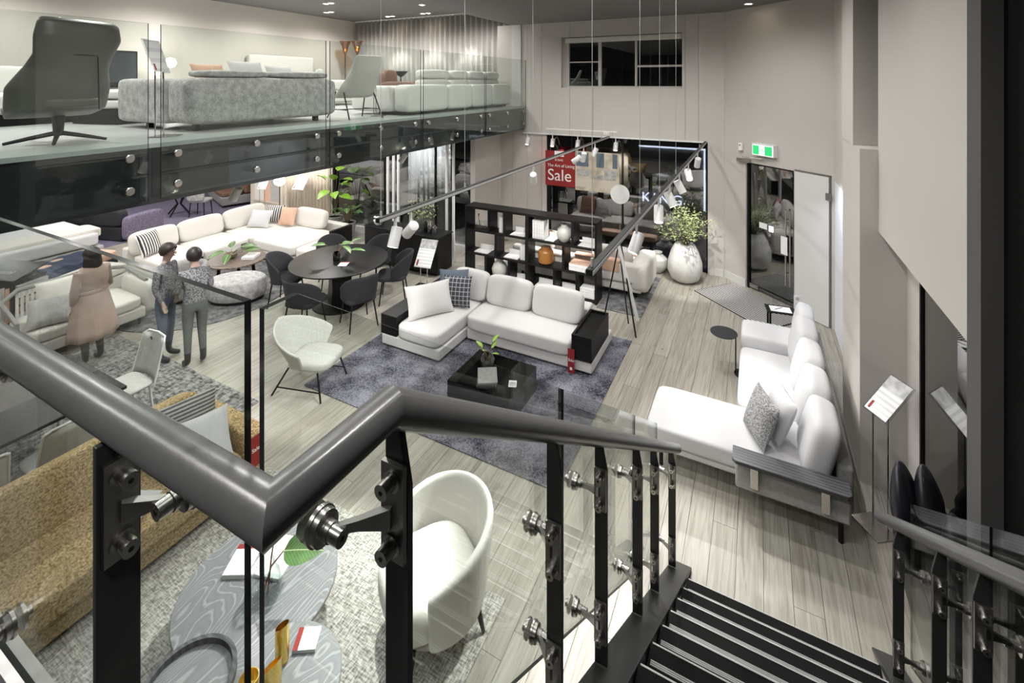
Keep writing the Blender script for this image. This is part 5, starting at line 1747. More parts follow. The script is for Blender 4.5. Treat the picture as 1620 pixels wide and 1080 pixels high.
# plants at the shopfront
def pot_plant(label, loc, pr, ph, n, hgt, L, W, mat, seed, pot='concrete', r=0.2):
    t = thing('potted_plant', label, 'plant', loc)
    MB().lathe([(pr * 0.72, 0), (pr * 0.9, ph * 0.5), (pr, ph), (pr * 0.88, ph), (pr * 0.85, ph * 0.9)], n=28).build('pot', pot, t)
    MB().lathe([(0.0001, ph * 0.9), (pr * 0.86, ph * 0.9)], n=20).build('soil', 'stem_brown', t)
    leafy(t, n, (0, 0, ph * 0.88), r, hgt, L, W, mat, seed=seed, elev=(-0.2, 0.9))
    return t


pot_plant('tall fiddle-leaf plant in a stone pot by the beige drape', (-9.45, 8.60, 0), 0.20, 0.42, 12, 1.10, 0.34, 0.22, 'leaf_lime', 21, r=0.22)
pot_plant('low bushy plant in a stone pot beside the fiddle-leaf plant', (-8.92, 8.52, 0), 0.20, 0.36, 22, 0.46, 0.16, 0.11, 'leaf_green', 22, r=0.28)
# sideboard decor
sv = thing('branch_vase', 'clear glass vase of pale eucalyptus branches on the black sideboard', 'vase', (-6.10, 7.74, 0.7605))
MB().lathe([(0.05, 0), (0.06, 0.02), (0.06, 0.24), (0.05, 0.24), (0.05, 0.03)], n=20).build('vase_body', 'clear_glass', sv)
rg = random.Random(8)
st, lf = MB(), MB()
for i in range(12):
    az, e_, L = rg.random() * 2 * PI, rg.uniform(0.7, 1.4), rg.uniform(0.35, 0.62)
    p1 = Vector((math.cos(az) * math.cos(e_) * L, math.sin(az) * math.cos(e_) * L, 0.1 + math.sin(e_) * L))
    st.tube([(0, 0, 0.02), tuple(p1)], [0.004, 0.002], 4)
    for k in range(16):
        p = Vector((0, 0, 0.02)).lerp(p1, rg.uniform(0.45, 1.05)) + Vector((rg.gauss(0, 0.03), rg.gauss(0, 0.03), rg.gauss(0, 0.03)))
        M = Matrix.Translation(p) @ Matrix.Rotation(rg.random() * 6.3, 4, 'Z') @ Matrix.Rotation(rg.uniform(-1, 1), 4, 'Y')
        lf.add([(0, 0, 0), (0.025, 0.016, 0), (0.05, 0, 0), (0.025, -0.016, 0)], [(0, 1, 2, 3)], M)
st.build('branches', 'stem_brown', sv)
lf.build('foliage', 'leaf_pale', sv, smooth=False)['kind'] = 'stuff'
fl = thing('flower_bowl', 'white bowl of white blossoms on the black sideboard', 'bowl', (-7.12, 7.66, 0.7605))
MB().lathe([(0.06, 0), (0.10, 0.05), (0.11, 0.10), (0.09, 0.09)], n=20).build('bowl', 'white_gloss', fl)
fm = MB()
rg = random.Random(9)
for i in range(16):
    fm.sbox((rg.gauss(0, 0.045), rg.gauss(0, 0.045), 0.12 + rg.random() * 0.05), (0.05, 0.05, 0.04), 2.2, 3)
fm.build('blossoms', 'paper', fl)
for i, (dx, h_, m_) in enumerate(((0.0, 0.22, 'black_plastic'), (0.10, 0.26, 'steel'), (0.22, 0.18, 'chrome'))):
    o = MB().lathe([(0.035, 0), (0.045, 0.02), (0.045, h_ * 0.7), (0.02, h_ * 0.85), (0.02, h_), (0.0001, h_)], n=18).build('canister', m_)
    o.location = (-5.92 + dx, 7.70, 0.7605)
    tag(o, ('black', 'brushed steel', 'small bright chrome')[i] + ' canister on the black sideboard', 'canister')

# white rods of the screen near the shopfront
for i, (x_, y_) in enumerate(((-7.55, 8.42), (-7.38, 8.42), (-7.24, 8.42), (-5.83, 8.30), (-5.66, 8.30))):
    o = MB().bb(x_ - 0.022, x_ + 0.022, y_ - 0.022, y_ + 0.022, 0, ZF + 0.018).build('screen_rod', 'white_metal', smooth=False)
    tag(o, 'white floor-to-ceiling screen rod behind the sideboard', 'rod', 'white screen rods')
# display behind the shopfront glazing; sofa and red bar stand in for reflections
cu = thing('white_drape', 'brightly lit white pleated drape behind the shopfront glazing', 'curtain', (0, 0, 0))
drape(-8.30, -6.95, YG + 1.15, 0.02, 2.60, 0.16, 0.035).build('drape', 'cloth_ivory', cu, thick=0.006)
for x_ in (-7.95, -7.35):
    lamp('SPOT', (x_, YG + 0.30, 2.55), 110, target=(x_, YG + 1.15, 1.1), angle=110, radius=0.04)  # added spots without fixtures that brighten the white drape
s = thing('reflected_sofa', 'grey sofa with patterned cushions added behind the shopfront glazing for a reflected one', 'sofa', (-6.15, 11.2, 0), 0.0)
hard(s, 'base', 'cloth_grey', -0.7, 0.7, -0.4, 0.4, 0.1, 0.36, 0.03, 3)
block(s, 'backrest', 'cloth_grey', -0.72, 0.72, 0.2, 0.42, 0.36, 0.80, 5)
hard(s, 'plinth', 'black_metal', -0.6, 0.6, -0.3, 0.3, 0, 0.1)
pillow_thing('cushion', 'zebra cushion on the stand-in for a reflected sofa behind the shopfront glazing', 'cloth_zebra', 0.44, 0.44, 0.14, (-5.95, 11.15, 0.60), 1.2, 0)
lamp('SPOT', (-6.1, 10.6, 2.5), 22, target=(-6.1, 11.3, 0.4), angle=80, radius=0.04)  # added spot that lifts the stand-in sofa out of the dark
t = thing('low_table', 'low grey slatted table behind the shopfront glazing', 'table', (-8.75, 10.2, 0))
hard(t, 'table_top', 'cloth_mid', -0.45, 0.45, -0.35, 0.35, 0.30, 0.34)
for fx in (-0.4, 0.4):
    hard(t, 'leg', 'cloth_mid', fx - 0.03, fx + 0.03, -0.3, 0.3, 0, 0.299)
o = MB().bb(-6.75, -5.65, 11.9, 11.93, 2.20, 2.235).build('red_reflection_bar', 'reflection_red', smooth=False)  # reflection of a red LED strip built as a glowing bar
tag(o, 'thin glowing red bar standing in for a reflection in the shopfront', 'reflection')

# ---------------------------------------------------------------- black leather chair in the recess
c = thing('leather_chair', 'black leather armchair with puffed pointed cushions beside the stair', 'chair', (1.28, 4.06, 0), 0)
hard(c, 'base', 'leather_black', -0.34, -0.09, -0.46, 0.42, 0.05, 0.50, 0.04, 3)
block(c, 'seat_cushion', 'leather_black', -0.33, -0.09, -0.40, 0.40, 0.34, 0.52, 5)
for i, (dx, dy, h_) in enumerate(((-0.345, 0.20, 0.66), (-0.205, 0.25, 0.64), (-0.15, -0.10, 0.56))):
    M = Matrix.Translation((dx, dy, 0.70)) @ Matrix.Rotation(1.2, 4, 'Z') @ Matrix.Rotation(-0.15, 4, 'X')
    mb = MB()

    def fnc(u, v, h_=h_):
        a = 2 * PI * u
        r0 = 0.19 * (math.sin(PI * min(1, v * 0.93 + 0.07)) ** 0.5) * (1 - 0.30 * v) * (1 - 0.14 * math.exp(-((v - 0.5) / 0.05) ** 2))
        return (r0 * 1.30 * math.cos(a), r0 * 0.55 * math.sin(a), (v - 0.45) * h_)
    mb.surf(fnc, 24, 24, M)
    mb.build('back_cushion', 'leather_black', c, angle=70)
zp = MB()
for i in range(26):
    a = -0.5 + 2.2 * i / 25
    zp.box((-0.30 + 0.55 * i / 25, -0.02 + 0.05 * math.sin(a * 2), 0.66 + 0.10 * math.sin(a * 1.6)), (0.010, 0.014, 0.012))
zp.build('zip_trim', 'chrome', c, smooth=False)
for sx in (-0.3, -0.13):
    for sy in (-0.4, 0.36):
        MB().cyl((sx, sy, 0.004), (sx, sy, 0.05), 0.02, n=8).build('foot', 'black_metal', c)
t = info_stand((0.87, 4.98, 0), -0.95, 'tilted acrylic information stand beside the column foot', 0.36, 0.20, 1.0, 0.75)
o = thing('white_screen_chair', 'white moulded chair glimpsed behind the dark glass of the recess', 'chair', (2.1, 3.75, 0.004), 0.4)
block(o, 'shell', 'white_gloss', -0.05, 0.05, -0.26, 0.26, 0.42, 1.30, 5)
block(o, 'seat', 'white_gloss', 0.0, 0.45, -0.25, 0.25, 0.40, 0.46, 5)
MB().lathe([(0.2, 0), (0.03, 0.04), (0.03, 0.40)], n=18).build('pedestal', 'white_metal', o)

# ---------------------------------------------------------------- mezzanine furniture
Z = ZM + 0.005


def loft_shell(secs, nu=14):
    """secs: list of (z, y, half width, curl); u across, v up; smooth interpolation"""
    n = len(secs) - 1

    def fn(u, v):
        t = v * n
        i = min(n - 1, int(t))
        f = t - i
        f = f * f * (3 - 2 * f) * 0.5 + f * 0.5
        a, b_ = secs[i], secs[i + 1]
        z, y, hw, cu_ = (a[k] + (b_[k] - a[k]) * f for k in range(4))
        s_ = 2 * u - 1
        return (hw * math.sin(s_ * PI / 2) if cu_ > 0.0 else hw * s_, y + cu_ * s_ * s_, z)
    return MB().surf(fn, nu, n * 4)


# olive leather swivel chair
c = thing('swivel_chair', 'olive leather high-back swivel lounge chair on the mezzanine edge', 'chair', (-5.76, 2.00, ZM + 0.002), math.radians(103))
# local +Y is the front
sh = loft_shell([(0.30, 0.24, 0.26, 0.05), (0.26, 0.02, 0.33, 0.10), (0.32, -0.18, 0.37, 0.22), (0.50, -0.27, 0.37, 0.30), (0.68, -0.30, 0.30, 0.22), (0.80, -0.32, 0.29, 0.14), (0.95, -0.35, 0.33, 0.10), (1.07, -0.34, 0.31, 0.08), (1.10, -0.30, 0.27, 0.06)], 18)
sh.build('shell', 'leather_olive', c, thick=0.06, angle=70, sub=1)
MB().sbox((0, 0.02, 0.37), (0.52, 0.56, 0.12), 4, 8).build('seat_cushion', 'leather_olive', c, angle=60)
MB().tube([(0.16, -0.27, 0.30), (0.13, -0.31, 0.50), (0.10, -0.345, 0.79)], 0.006, 6).build('seam_piping', 'leather_black', c)
MB().tube([(-0.275, -0.225, 0.80), (-0.14, -0.33, 0.80), (0.0, -0.358, 0.80), (0.14, -0.33, 0.80), (0.275, -0.225, 0.80)], 0.006, 6).build('seam_piping', 'leather_black', c)
MB().cyl((0, 0, 0.06), (0, 0, 0.26), 0.035, 0.05, n=16).build('swivel_column', 'black_metal', c)
for i in range(5):
    a = 2 * PI * i / 5 + 0.3
    MB().tube([(0.02 * math.cos(a), 0.02 * math.sin(a), 0.085), (0.20 * math.cos(a), 0.20 * math.sin(a), 0.05), (0.36 * math.cos(a), 0.36 * math.sin(a), 0.016)], [0.022, 0.018, 0.013], 8).build('base_spoke', 'black_metal', c)

# grey stone-washed sofa, its back to the void
s = thing('mezzanine_sofa', 'stone-grey velvet sofa with its back to the mezzanine glass', 'sofa', (0, 0, ZM + 0.002))
for fx, fy in ((-5.72, 3.2), (-5.72, 4.85), (-6.7, 3.2), (-6.7, 4.85)):
    MB().bb(fx - 0.03, fx + 0.03, fy - 0.03, fy + 0.03, 0, 0.07).build('foot', 'black_metal', s, smooth=False)
block(s, 'back', 'cloth_stone', -6.0, -5.58, 3.02, 5.14, 0.07, 0.61, 10)
block(s, 'arm', 'cloth_stone', -7.15, -6.01, 3.03, 3.42, 0.07, 0.60, 10)
block(s, 'seat', 'cloth_stone', -6.95, -6.01, 3.43, 5.14, 0.07, 0.42, 9)
for y0, y1 in ((3.20, 4.10), (4.12, 5.06)):
    block(s, 'headrest_cushion', 'cloth_stone', -5.98, -5.62, y0, y1, 0.61, 0.70, 4)
pillow_thing('cushion', 'small salmon cushion on the stone-grey mezzanine sofa', 'cloth_peach', 0.42, 0.30, 0.13, (-6.30, 3.68, ZM + 0.66), 1.1, PI / 2)
pillow_thing('cushion', 'white striped cushion on the stone-grey mezzanine sofa', 'cloth_white', 0.50, 0.36, 0.14, (-6.30, 4.20, ZM + 0.69), 1.1, PI / 2)
pillow_thing('cushion', 'plain white cushion at the end of the stone-grey mezzanine sofa', 'cloth_white', 0.44, 0.32, 0.13, (-6.30, 4.72, ZM + 0.66), 1.1, PI / 2)

# cream shell chair with black legs
c = thing('shell_chair', 'taupe high-back shell chair with thin black legs on the mezzanine', 'chair', (-5.62, 5.52, ZM + 0.002), math.radians(75))
loft_shell([(0.36, 0.28, 0.24, 0.02), (0.33, 0.05, 0.28, 0.10), (0.36, -0.16, 0.30, 0.20), (0.52, -0.26, 0.27, 0.16), (0.72, -0.36, 0.23, 0.07), (0.92, -0.44, 0.22, 0.04), (0.96, -0.45, 0.20, 0.03)], 14).build('shell', 'cloth_cream', c, thick=0.045, angle=70, sub=1)
for sx in (-1, 1):
    MB().tube([(sx * 0.30, 0.30, 0), (sx * 0.25, 0.12, 0.42)], 0.011, 7).build('leg', 'black_metal', c)
    MB().tube([(sx * 0.28, -0.34, 0), (sx * 0.25, -0.10, 0.44)], 0.011, 7).build('leg', 'black_metal', c)
    MB().tube([(sx * 0.285, 0.24, 0.14), (sx * 0.272, -0.26, 0.14)], 0.008, 6).build('stretcher', 'black_metal', c)
MB().tube([(-0.275, -0.02, 0.14), (0.275, -0.02, 0.14)], 0.008, 6).build('stretcher', 'black_metal', c)

# white leather modular sofa
s = thing('leather_sofa', 'white leather modular sofa with raised headrests along the mezzanine glass', 'sofa', (0, 0, ZM + 0.002))
hard(s, 'plinth', 'black_metal', -5.9, -5.22, 6.35, 9.80, 0, 0.05)
for y0, y1 in ((6.22, 7.40), (7.41, 8.25), (8.26, 9.08), (9.09, 9.92)):
    block(s, 'back_module', 'leather_white', -5.46, -5.14, y0, y1, 0.05, 0.52, 9)
for y0, y1 in ((6.98, 7.86), (7.88, 8.52), (8.54, 9.18), (9.20, 9.86)):
    block(s, 'back_cushion', 'leather_white', -5.66, -5.40, y0, y1, 0.40, 0.62, 5)
    block(s, 'headrest', 'leather_white', -5.68, -5.38, y0 + 0.02, y1 - 0.02, 0.625, 0.80, 4)
block(s, 'arm', 'leather_white', -6.45, -5.47, 6.22, 6.62, 0.05, 0.50, 8)
for y0, y1 in ((6.63, 7.70), (7.71, 8.80), (8.81, 9.90)):
    block(s, 'seat_cushion', 'leather_white', -6.45, -5.67, y0, y1, 0.10, 0.40, 8)
for i, (x_, y_, r_) in enumerate(((-5.40, 2.72, 0.6), (-5.60, 6.02, 0.5))):
    t = info_stand((x_, y_, ZM + 0.004), PI / 2 + r_, ('acrylic information stand beside the stone-grey mezzanine sofa', 'acrylic information stand beside the white leather sofa')[i], 0.34, 0.26, 0.72, 1.25, pic=False)

# television, cabinet
t = thing('tv_cabinet', 'long charcoal wall cabinet below the television on the mezzanine', 'cabinet', (0, 0, ZM + 0.002))
hard(t, 'body', 'dark_paint', -11.15, -10.60, 3.20, 6.60, 0.02, 0.46, 0.004)
for i in range(4):
    hard(t, 'drawer', 'dark_paint', -10.598, -10.58, 3.21 + i * 0.85, 4.045 + i * 0.85, 0.03, 0.45, 0.002)
t = thing('television', 'flat black television standing on the charcoal cabinet', 'television', (-10.75, 4.40, ZM + 0.463), PI / 2 + 0.0)
hard(t, 'bezel', 'black_plastic', -0.52, 0.52, 0, 0.04, 0.06, 0.70, 0.004)
MB().bb(-0.49, 0.49, -0.002, -0.0005, 0.10, 0.67).build('screen', 'screen', t, smooth=False)
hard(t, 'stand', 'black_plastic', -0.22, 0.22, -0.08, 0.12, 0, 0.06, 0.004)
l_ = thing('globe_lamp', 'black table lamp with two glowing glass globes on the charcoal cabinet', 'lamp', (-10.72, 5.35, ZM + 0.463))
MB().cyl((0, 0, 0), (0, 0, 0.60), 0.012, n=8).lathe([(0.0001, 0), (0.09, 0), (0.09, 0.015), (0.0001, 0.015)], n=18).build('stand', 'black_metal', l_)
for dy, dz in ((-0.13, 0.34), (0.14, 0.50)):
    MB().lathe([(0.0001, -0.11), (0.078, -0.078), (0.11, 0), (0.078, 0.078), (0.0001, 0.11)], c=(0, dy, dz), n=20).build('globe', 'globe_glow', l_, angle=80)
lamp('POINT', (-10.5, 5.35, ZM + 0.95), 10, radius=0.12)
# far-left cream sofa and leather chaise
s = thing('mezzanine_sofa', 'cream leather sofa with a brown cushion behind the olive swivel chair', 'sofa', (-8.8, 2.35, ZM + 0.002), 0.2)
hard(s, 'plinth', 'black_metal', -0.40, 0.40, -0.9, 0.9, 0, 0.14)
block(s, 'seat', 'leather_white', -0.45, 0.45, -1.0, 1.0, 0.14, 0.42, 8)
block(s, 'back', 'leather_white', -0.50, -0.25, -1.0, 1.0, 0.40, 0.78, 6)
block(s, 'arm', 'leather_white', -0.45, 0.45, 0.85, 1.05, 0.30, 0.60, 6)
pillow_thing('cushion', 'brown cushion on the cream leather mezzanine sofa', 'leather_brown', 0.42, 0.34, 0.12, (-8.75, 3.0, ZM + 0.72), 1.1, PI / 2)
s = thing('leather_footstool', 'white leather footstool with stacked cushions behind the olive swivel chair', 'footstool', (-7.9, 3.42, ZM + 0.002), 0.2)
hard(s, 'frame', 'black_metal', -0.40, 0.40, -0.35, 0.35, 0.0, 0.20, 0.01)
block(s, 'lower_cushion', 'leather_white', -0.45, 0.45, -0.40, 0.40, 0.20, 0.33, 5)
block(s, 'upper_cushion', 'leather_white', -0.44, 0.44, -0.39, 0.39, 0.33, 0.46, 5)
t = thing('glass_table', 'clear bent-glass side table with a leaf behind the stone-grey sofa', 'table', (-8.6, 4.15, ZM + 0.002))
hard(t, 'table_top', 'clear_glass', -0.35, 0.35, -0.28, 0.28, 0.36, 0.375, 0.003)
for y_ in (-0.28, 0.268):
    hard(t, 'side_panel', 'clear_glass', -0.35, 0.35, y_, y_ + 0.012, 0.0, 0.359, 0.002)
o = thing('leaf_vase', 'small vase with a drooping leaf on the clear glass table', 'vase', (-8.55, 4.2, ZM + 0.378))
MB().lathe([(0.04, 0), (0.05, 0.03), (0.03, 0.14)], n=14).build('vase_body', 'clear_glass', o)
leafy(o, 3, (0, 0, 0.06), 0.14, 0.16, 0.20, 0.10, 'leaf_green', seed=6, elev=(0, 0.4))
# bed at the cream wall
s = thing('mezzanine_bed', 'white bed with an upholstered headboard against the cream mezzanine wall', 'bed', (-10.0, 8.35, ZM + 0.002))
hard(s, 'bed_base', 'cloth_cream', -1.0, 0.9, -0.85, 0.85, 0.08, 0.36, 0.03, 3)
block(s, 'mattress', 'cloth_white', -0.98, 0.88, -0.83, 0.83, 0.36, 0.62, 9)
hard(s, 'headboard', 'cloth_cream', -1.17, -1.02, -0.95, 0.95, 0.0, 1.25, 0.05, 3)
for fy in (-0.42, 0.42):
    block(s, 'pillow', 'cloth_pure', -0.96, -0.55, fy - 0.34, fy + 0.34, 0.62, 0.84, 4)
for fx in (-0.85, 0.8):
    for fy in (-0.75, 0.75):
        MB().cyl((fx, fy, 0), (fx, fy, 0.08), 0.03, n=8).build('foot', 'black_metal', s)
for i, (px_, py_, m_, lb) in enumerate(((-10.72, 10.15, 'amber_glow', 'tall floor lamp with a glowing amber tulip shade by the curtain'), (-10.35, 10.25, 'amber_glass', 'tall floor lamp with a smoked amber tulip shade by the curtain'))):
    l_ = thing('tulip_lamp', lb, 'lamp', (px_, py_, ZM + 0.002))
    MB().lathe([(0.0001, 0), (0.13, 0), (0.13, 0.02), (0.0001, 0.02)], n=20).build('base', 'black_metal', l_)
    MB().cyl((0, 0, 0.02), (0, 0, 1.36), 0.012, n=8).build('pole', 'black_metal', l_)
    MB().lathe([(0.02, 1.36), (0.06, 1.46), (0.10, 1.62), (0.17, 1.76), (0.16, 1.76), (0.09, 1.62), (0.05, 1.47), (0.012, 1.38)], n=20, caps=False).build('shade', 'amber_glass', l_)
    MB().lathe([(0.0001, 1.46), (0.035, 1.50), (0.0001, 1.56)], n=12).build('bulb', 'amber_glow', l_)
c = thing('brown_armchair', 'brown leather armchair behind the white leather sofa', 'chair', (-7.5, 8.9, ZM + 0.002), -1.2)
block(c, 'seat', 'leather_brown', -0.38, 0.38, -0.35, 0.40, 0.10, 0.42, 6)
block(c, 'backrest', 'leather_brown', -0.40, 0.40, -0.46, -0.26, 0.12, 0.86, 5)
for sx in (-0.44, 0.30):
    block(c, 'arm', 'leather_brown', sx, sx + 0.14, -0.42, 0.40, 0.10, 0.58, 5)
t = thing('pedestal_bowl', 'dark footed bowl on a slim stand by the curtain', 'bowl', (-8.6, 10.1, ZM + 0.002))
MB().lathe([(0.14, 0), (0.02, 0.03), (0.015, 0.70), (0.08, 0.74), (0.20, 0.86), (0.19, 0.86), (0.07, 0.76)], n=24).build('bowl', 'black_metal', t)
t = thing('round_ornament', 'round grey glass ornament on a stand near the taupe shell chair', 'ornament', (-7.6, 6.55, ZM + 0.002))
MB().lathe([(0.10, 0), (0.015, 0.02), (0.012, 0.58), (0.07, 0.62), (0.11, 0.70), (0.07, 0.80), (0.0001, 0.82)], n=20).build('ornament', 'ceramic_grey', t)
# curtain over the end wall
cu = thing('mezzanine_curtain', 'grey floor-length pleated curtain at the end of the mezzanine', 'curtain', (0, 0, 0))
drape(-11.1, -5.3, 10.98, ZM + 0.02, ZMC - 0.03, 0.17, 0.045).build('drape', 'cloth_curtain', cu, thick=0.006)
MB().bb(-11.15, -5.26, 10.95, 11.01, ZMC - 0.03, ZMC).build('curtain_track', 'white_metal', cu, smooth=False)
hk = MB().bb(-0.01, 0.01, -0.045, -0.030, ZMC - 0.05, ZMC - 0.015).mesh('hook', 'white_metal', smooth=False)
for i in range(34):
    share('hook', hk, cu, (-11.06 + i * 0.17, 10.98, 0))
# recessed twin downlights
for i, (x_, y_, z_) in enumerate(((-9.11, 8.11, ZMC), (-10.25, 9.13, ZMC), (-7.18, 9.31, ZMC), (-9.33, 10.5, ZMC), (-8.08, 10.5, ZMC), (-6.57, 10.06, ZMC), (-7.7, 6.2, ZMC), (-0.15, 9.2, ZC))):
    d_ = thing('downlight', ('twin recessed downlight in the mezzanine ceiling' if z_ == ZMC else 'single recessed downlight in the dark ceiling by the entrance wall'), 'ceiling light', (x_, y_, z_ - 0.001), group='mezzanine downlights' if z_ == ZMC else None)
    for dx in ((-0.09, 0.09) if z_ == ZMC else (0,)):
        MB().lathe([(0.055, -0.012), (0.085, -0.012), (0.085, 0.0), (0.055, 0.0), (0.055, -0.012)], c=(dx, 0, 0), n=20, caps=False).build('trim_ring', 'white_metal', d_)
        MB().lathe([(0.0001, -0.006), (0.054, -0.006)], c=(dx, 0, 0), n=20).build('bulb', 'lamp_glow', d_)

# ---------------------------------------------------------------- suspended track lighting
ZT = 2.60
ORD = ('first', 'second', 'third', 'fourth', 'fifth', 'sixth', 'seventh')


def spot_head():
    br = MB().bb(-0.008, 0.008, -0.012, 0.012, -0.13, 0.0).mesh('bracket', 'white_metal', smooth=False)
    bd = MB().lathe([(0.0001, 0.075), (0.040, 0.075), (0.048, 0.070), (0.048, -0.10), (0.040, -0.10), (0.040, -0.07), (0.0001, -0.07)], n=24).mesh('lamp_body', 'white_metal')
    ln = MB().lathe([(0.0001, -0.072), (0.038, -0.072)], n=20).mesh('lens', 'lamp_glow')
    return br, bd, ln


SPOT = spot_head()


def track_spot(x, y, z, target, power, group, label, angle=60):
    t = thing('track_spotlight', label, 'spotlight', (x, y, z), group=group)
    share('bracket', SPOT[0], t)
    c0 = Vector((0, 0, -0.165))
    dv = (Vector(target) - (Vector((x, y, z)) + c0)).normalized()
    q = (-dv).to_track_quat('Z', 'Y').to_euler()
    b_ = share('lamp_body', SPOT[1], t, tuple(c0), q)
    share('lens', SPOT[2], b_)
    if power:
        p = Vector((x, y, z)) + c0 + dv * 0.115
        lamp('SPOT', tuple(p), power, target, angle, 0.5, 0.03)
    return t


for x_, ya, yb, lb, cab in ((-2.82, 3.02, 9.95, 'black suspended lighting track above the white corner sofa', (3.06, 4.35, 6.1, 9.4)),
                            (-0.91, 2.78, 9.95, 'black suspended lighting track running above the pale chaise sofa', (2.84, 4.17, 5.1, 6.2, 8.9))):
    t = thing('light_track', lb, 'light track', (0, 0, 0))
    MB().bb(x_ - 0.022, x_ + 0.022, ya, yb, ZT - 0.02, ZT + 0.02).build('rail', 'black_metal', t, smooth=False, bevel=0.003)
    MB().bb(x_ + 0.0225, x_ + 0.026, ya, yb, ZT - 0.012, ZT + 0.012).bb(x_ - 0.026, x_ - 0.0225, ya, yb, ZT - 0.012, ZT + 0.012).build('rail_side', 'strip_grey', t, smooth=False)
    for y_ in cab:
        MB().cyl((x_, y_, ZT + 0.02), (x_, y_, ZC), 0.0022, n=6).cyl((x_, y_, ZT + 0.02), (x_, y_, ZT + 0.07), 0.009, n=8).build('suspension_cable', 'strip_grey', t)
L1 = 'white cylindrical spotlight, %s from the shop window end of the corner sofa track'
L2 = 'white cylindrical spotlight, %s from the shop window end of the chaise sofa track'
for n_, (y_, tg, pw) in enumerate(((3.24, (-2.7, 2.2, 0.2), 130), (3.45, (-5.2, 4.4, 0.3), 110), (6.12, (-3.4, 7.6, 0.6), 60), (7.96, (-5.6, 7.2, 0.4), 90), (8.3, (-3.4, 8.9, 0.4), 80), (8.98, (-3.6, 8.4, 0.4), 70))):
    track_spot(-2.82, y_, ZT - 0.02, tg, pw, 'spotlights on the sofa track', L1 % ORD[5 - n_])
for n_, (y_, tg, pw) in enumerate(((4.05, (-1.5, 2.6, 0.1), 110), (5.05, (-0.6, 3.4, 0.0), 65), (5.75, (0.2, 5.2, 0.4), 18), (6.5, (0.2, 6.4, 0.4), 14), (7.4, (0.1, 4.6, 0.2), 60), (8.6, (-1.25, 9.5, 0.6), 70))):
    track_spot(-0.91, y_, ZT - 0.02, tg, pw, 'spotlights on the chaise track', L2 % ORD[5 - n_])
t = thing('light_track', 'white lighting track along the head of the shop window', 'light track', (0, 0, 0))
MB().bb(-4.9, -0.95, YB - 0.05, YB - 0.01, 2.57, 2.60).build('rail', 'white_metal', t, smooth=False)
for n_, x_ in enumerate((-4.78, -4.15, -3.55, -2.7)):
    track_spot(x_, YB - 0.03, 2.57, (x_ + 0.1, 9.0, 0.3), 40 if x_ > -4.5 else 30, 'spotlights along the shop window', 'white cylindrical spotlight on the shop window track, %s from the mezzanine end' % ORD[n_])
# spots added under the mezzanine edge to light the dining tables
for i, (y_, tg, pw) in enumerate(((3.4, (-6.4, 3.2, 0.7), 60), (6.3, (-6.4, 5.8, 0.7), 60))):
    track_spot(-5.3, y_, ZF + 0.004, tg, pw, 'added spotlights at the mezzanine edge', 'white cylindrical spotlight added under the mezzanine edge to light a dining table')

# ---------------------------------------------------------------- entrance door, signs
d_ = struct('door_1', MB().bb(0.52, 1.44, 0.06, 0.072, 0.03, 2.27), 'window_glass', label='dark glass entrance door', smooth=False)
d_.matrix_world = WCM
MB().bb(0.50, 0.535, 0.03, 0.10, 0, 2.30).bb(0.535, 1.44, 0.03, 0.10, 2.27, 2.30).build('door_frame', 'black_metal', d_, smooth=False)
MB().bb(0.54, 0.72, 0.04, 0.10, 0.03, 0.10).build('floor_hinge', 'steel', d_, smooth=False)
for sx in (1.30, 1.38):
    MB().cyl((sx, 0.01, 0.35), (sx, 0.01, 1.62), 0.014, n=12).build('handle_and_reflection', 'steel', d_)  # second bar stands in for the reflection of the first
MB().cyl((1.30, 0.01, 1.45), (1.30, 0.06, 1.45), 0.008, n=8).cyl((1.30, 0.01, 0.55), (1.30, 0.06, 0.55), 0.008, n=8).build('handle_fixing', 'steel', d_)
MB().bb(1.22, 1.34, -0.005, 0.004, 0.86, 1.16).build('notice_card', 'paper', d_, smooth=False)
MB().bb(0.74, 0.90, 0.054, 0.058, 1.16, 1.26).build('sticker', 'paper', d_, smooth=False)
MB().bb(0.94, 1.02, 0.054, 0.058, 1.15, 1.24).build('sticker', 'neon_white', d_, smooth=False)  # glow put into this sticker by an emissive material
clo = MB().bb(0.34, 0.62, -0.06, -0.005, 2.30, 2.36)
clo.tube([(0.46, -0.05, 2.39), (0.95, -0.07, 2.42)], 0.010, 8)
o = clo.build('door_closer', 'steel', d_, smooth=False)
x_ = thing('exit_sign', 'illuminated green and white running-man exit sign above the glass door', 'exit sign', (0, 0, 0))
x_.matrix_world = WCM
hard(x_, 'housing', 'white_metal', 0.72, 1.16, -0.10, -0.002, 2.47, 2.68, 0.004)
MB().bb(0.735, 1.145, -0.1025, -0.1005, 2.485, 2.655).build('sign_face', 'exit_white', x_, smooth=False)
for a, c_ in ((0.742, 0.872), (0.985, 1.135)):
    MB().bb(a, c_, -0.1045, -0.1028, 2.49, 2.65).build('green_panel', 'exit_green', x_, smooth=False)
rm = MB()
for p, q in (((0.925, 2.60), (0.93, 2.565)), ((0.93, 2.59), (0.955, 2.575)), ((0.93, 2.565), (0.955, 2.545)), ((0.955, 2.545), (0.95, 2.515)), ((0.93, 2.565), (0.915, 2.535)), ((0.915, 2.535), (0.895, 2.525)), ((0.925, 2.595), (0.90, 2.575))):
    rm.cyl((p[0], -0.1035, p[1]), (q[0], -0.1035, q[1]), 0.006, n=6)
rm.cyl((0.932, -0.1045, 2.62), (0.932, -0.1028, 2.62), 0.012, n=12)
rm.build('running_figure', 'exit_green', x_)
o = thing('motion_sensor', 'small white motion sensor on the wall beside the exit sign', 'sensor', (0, 0, 0))
o.matrix_world = WCM
hard(o, 'housing', 'white_gloss', 0.37, 0.45, -0.05, -0.002, 2.50, 2.64, 0.008)
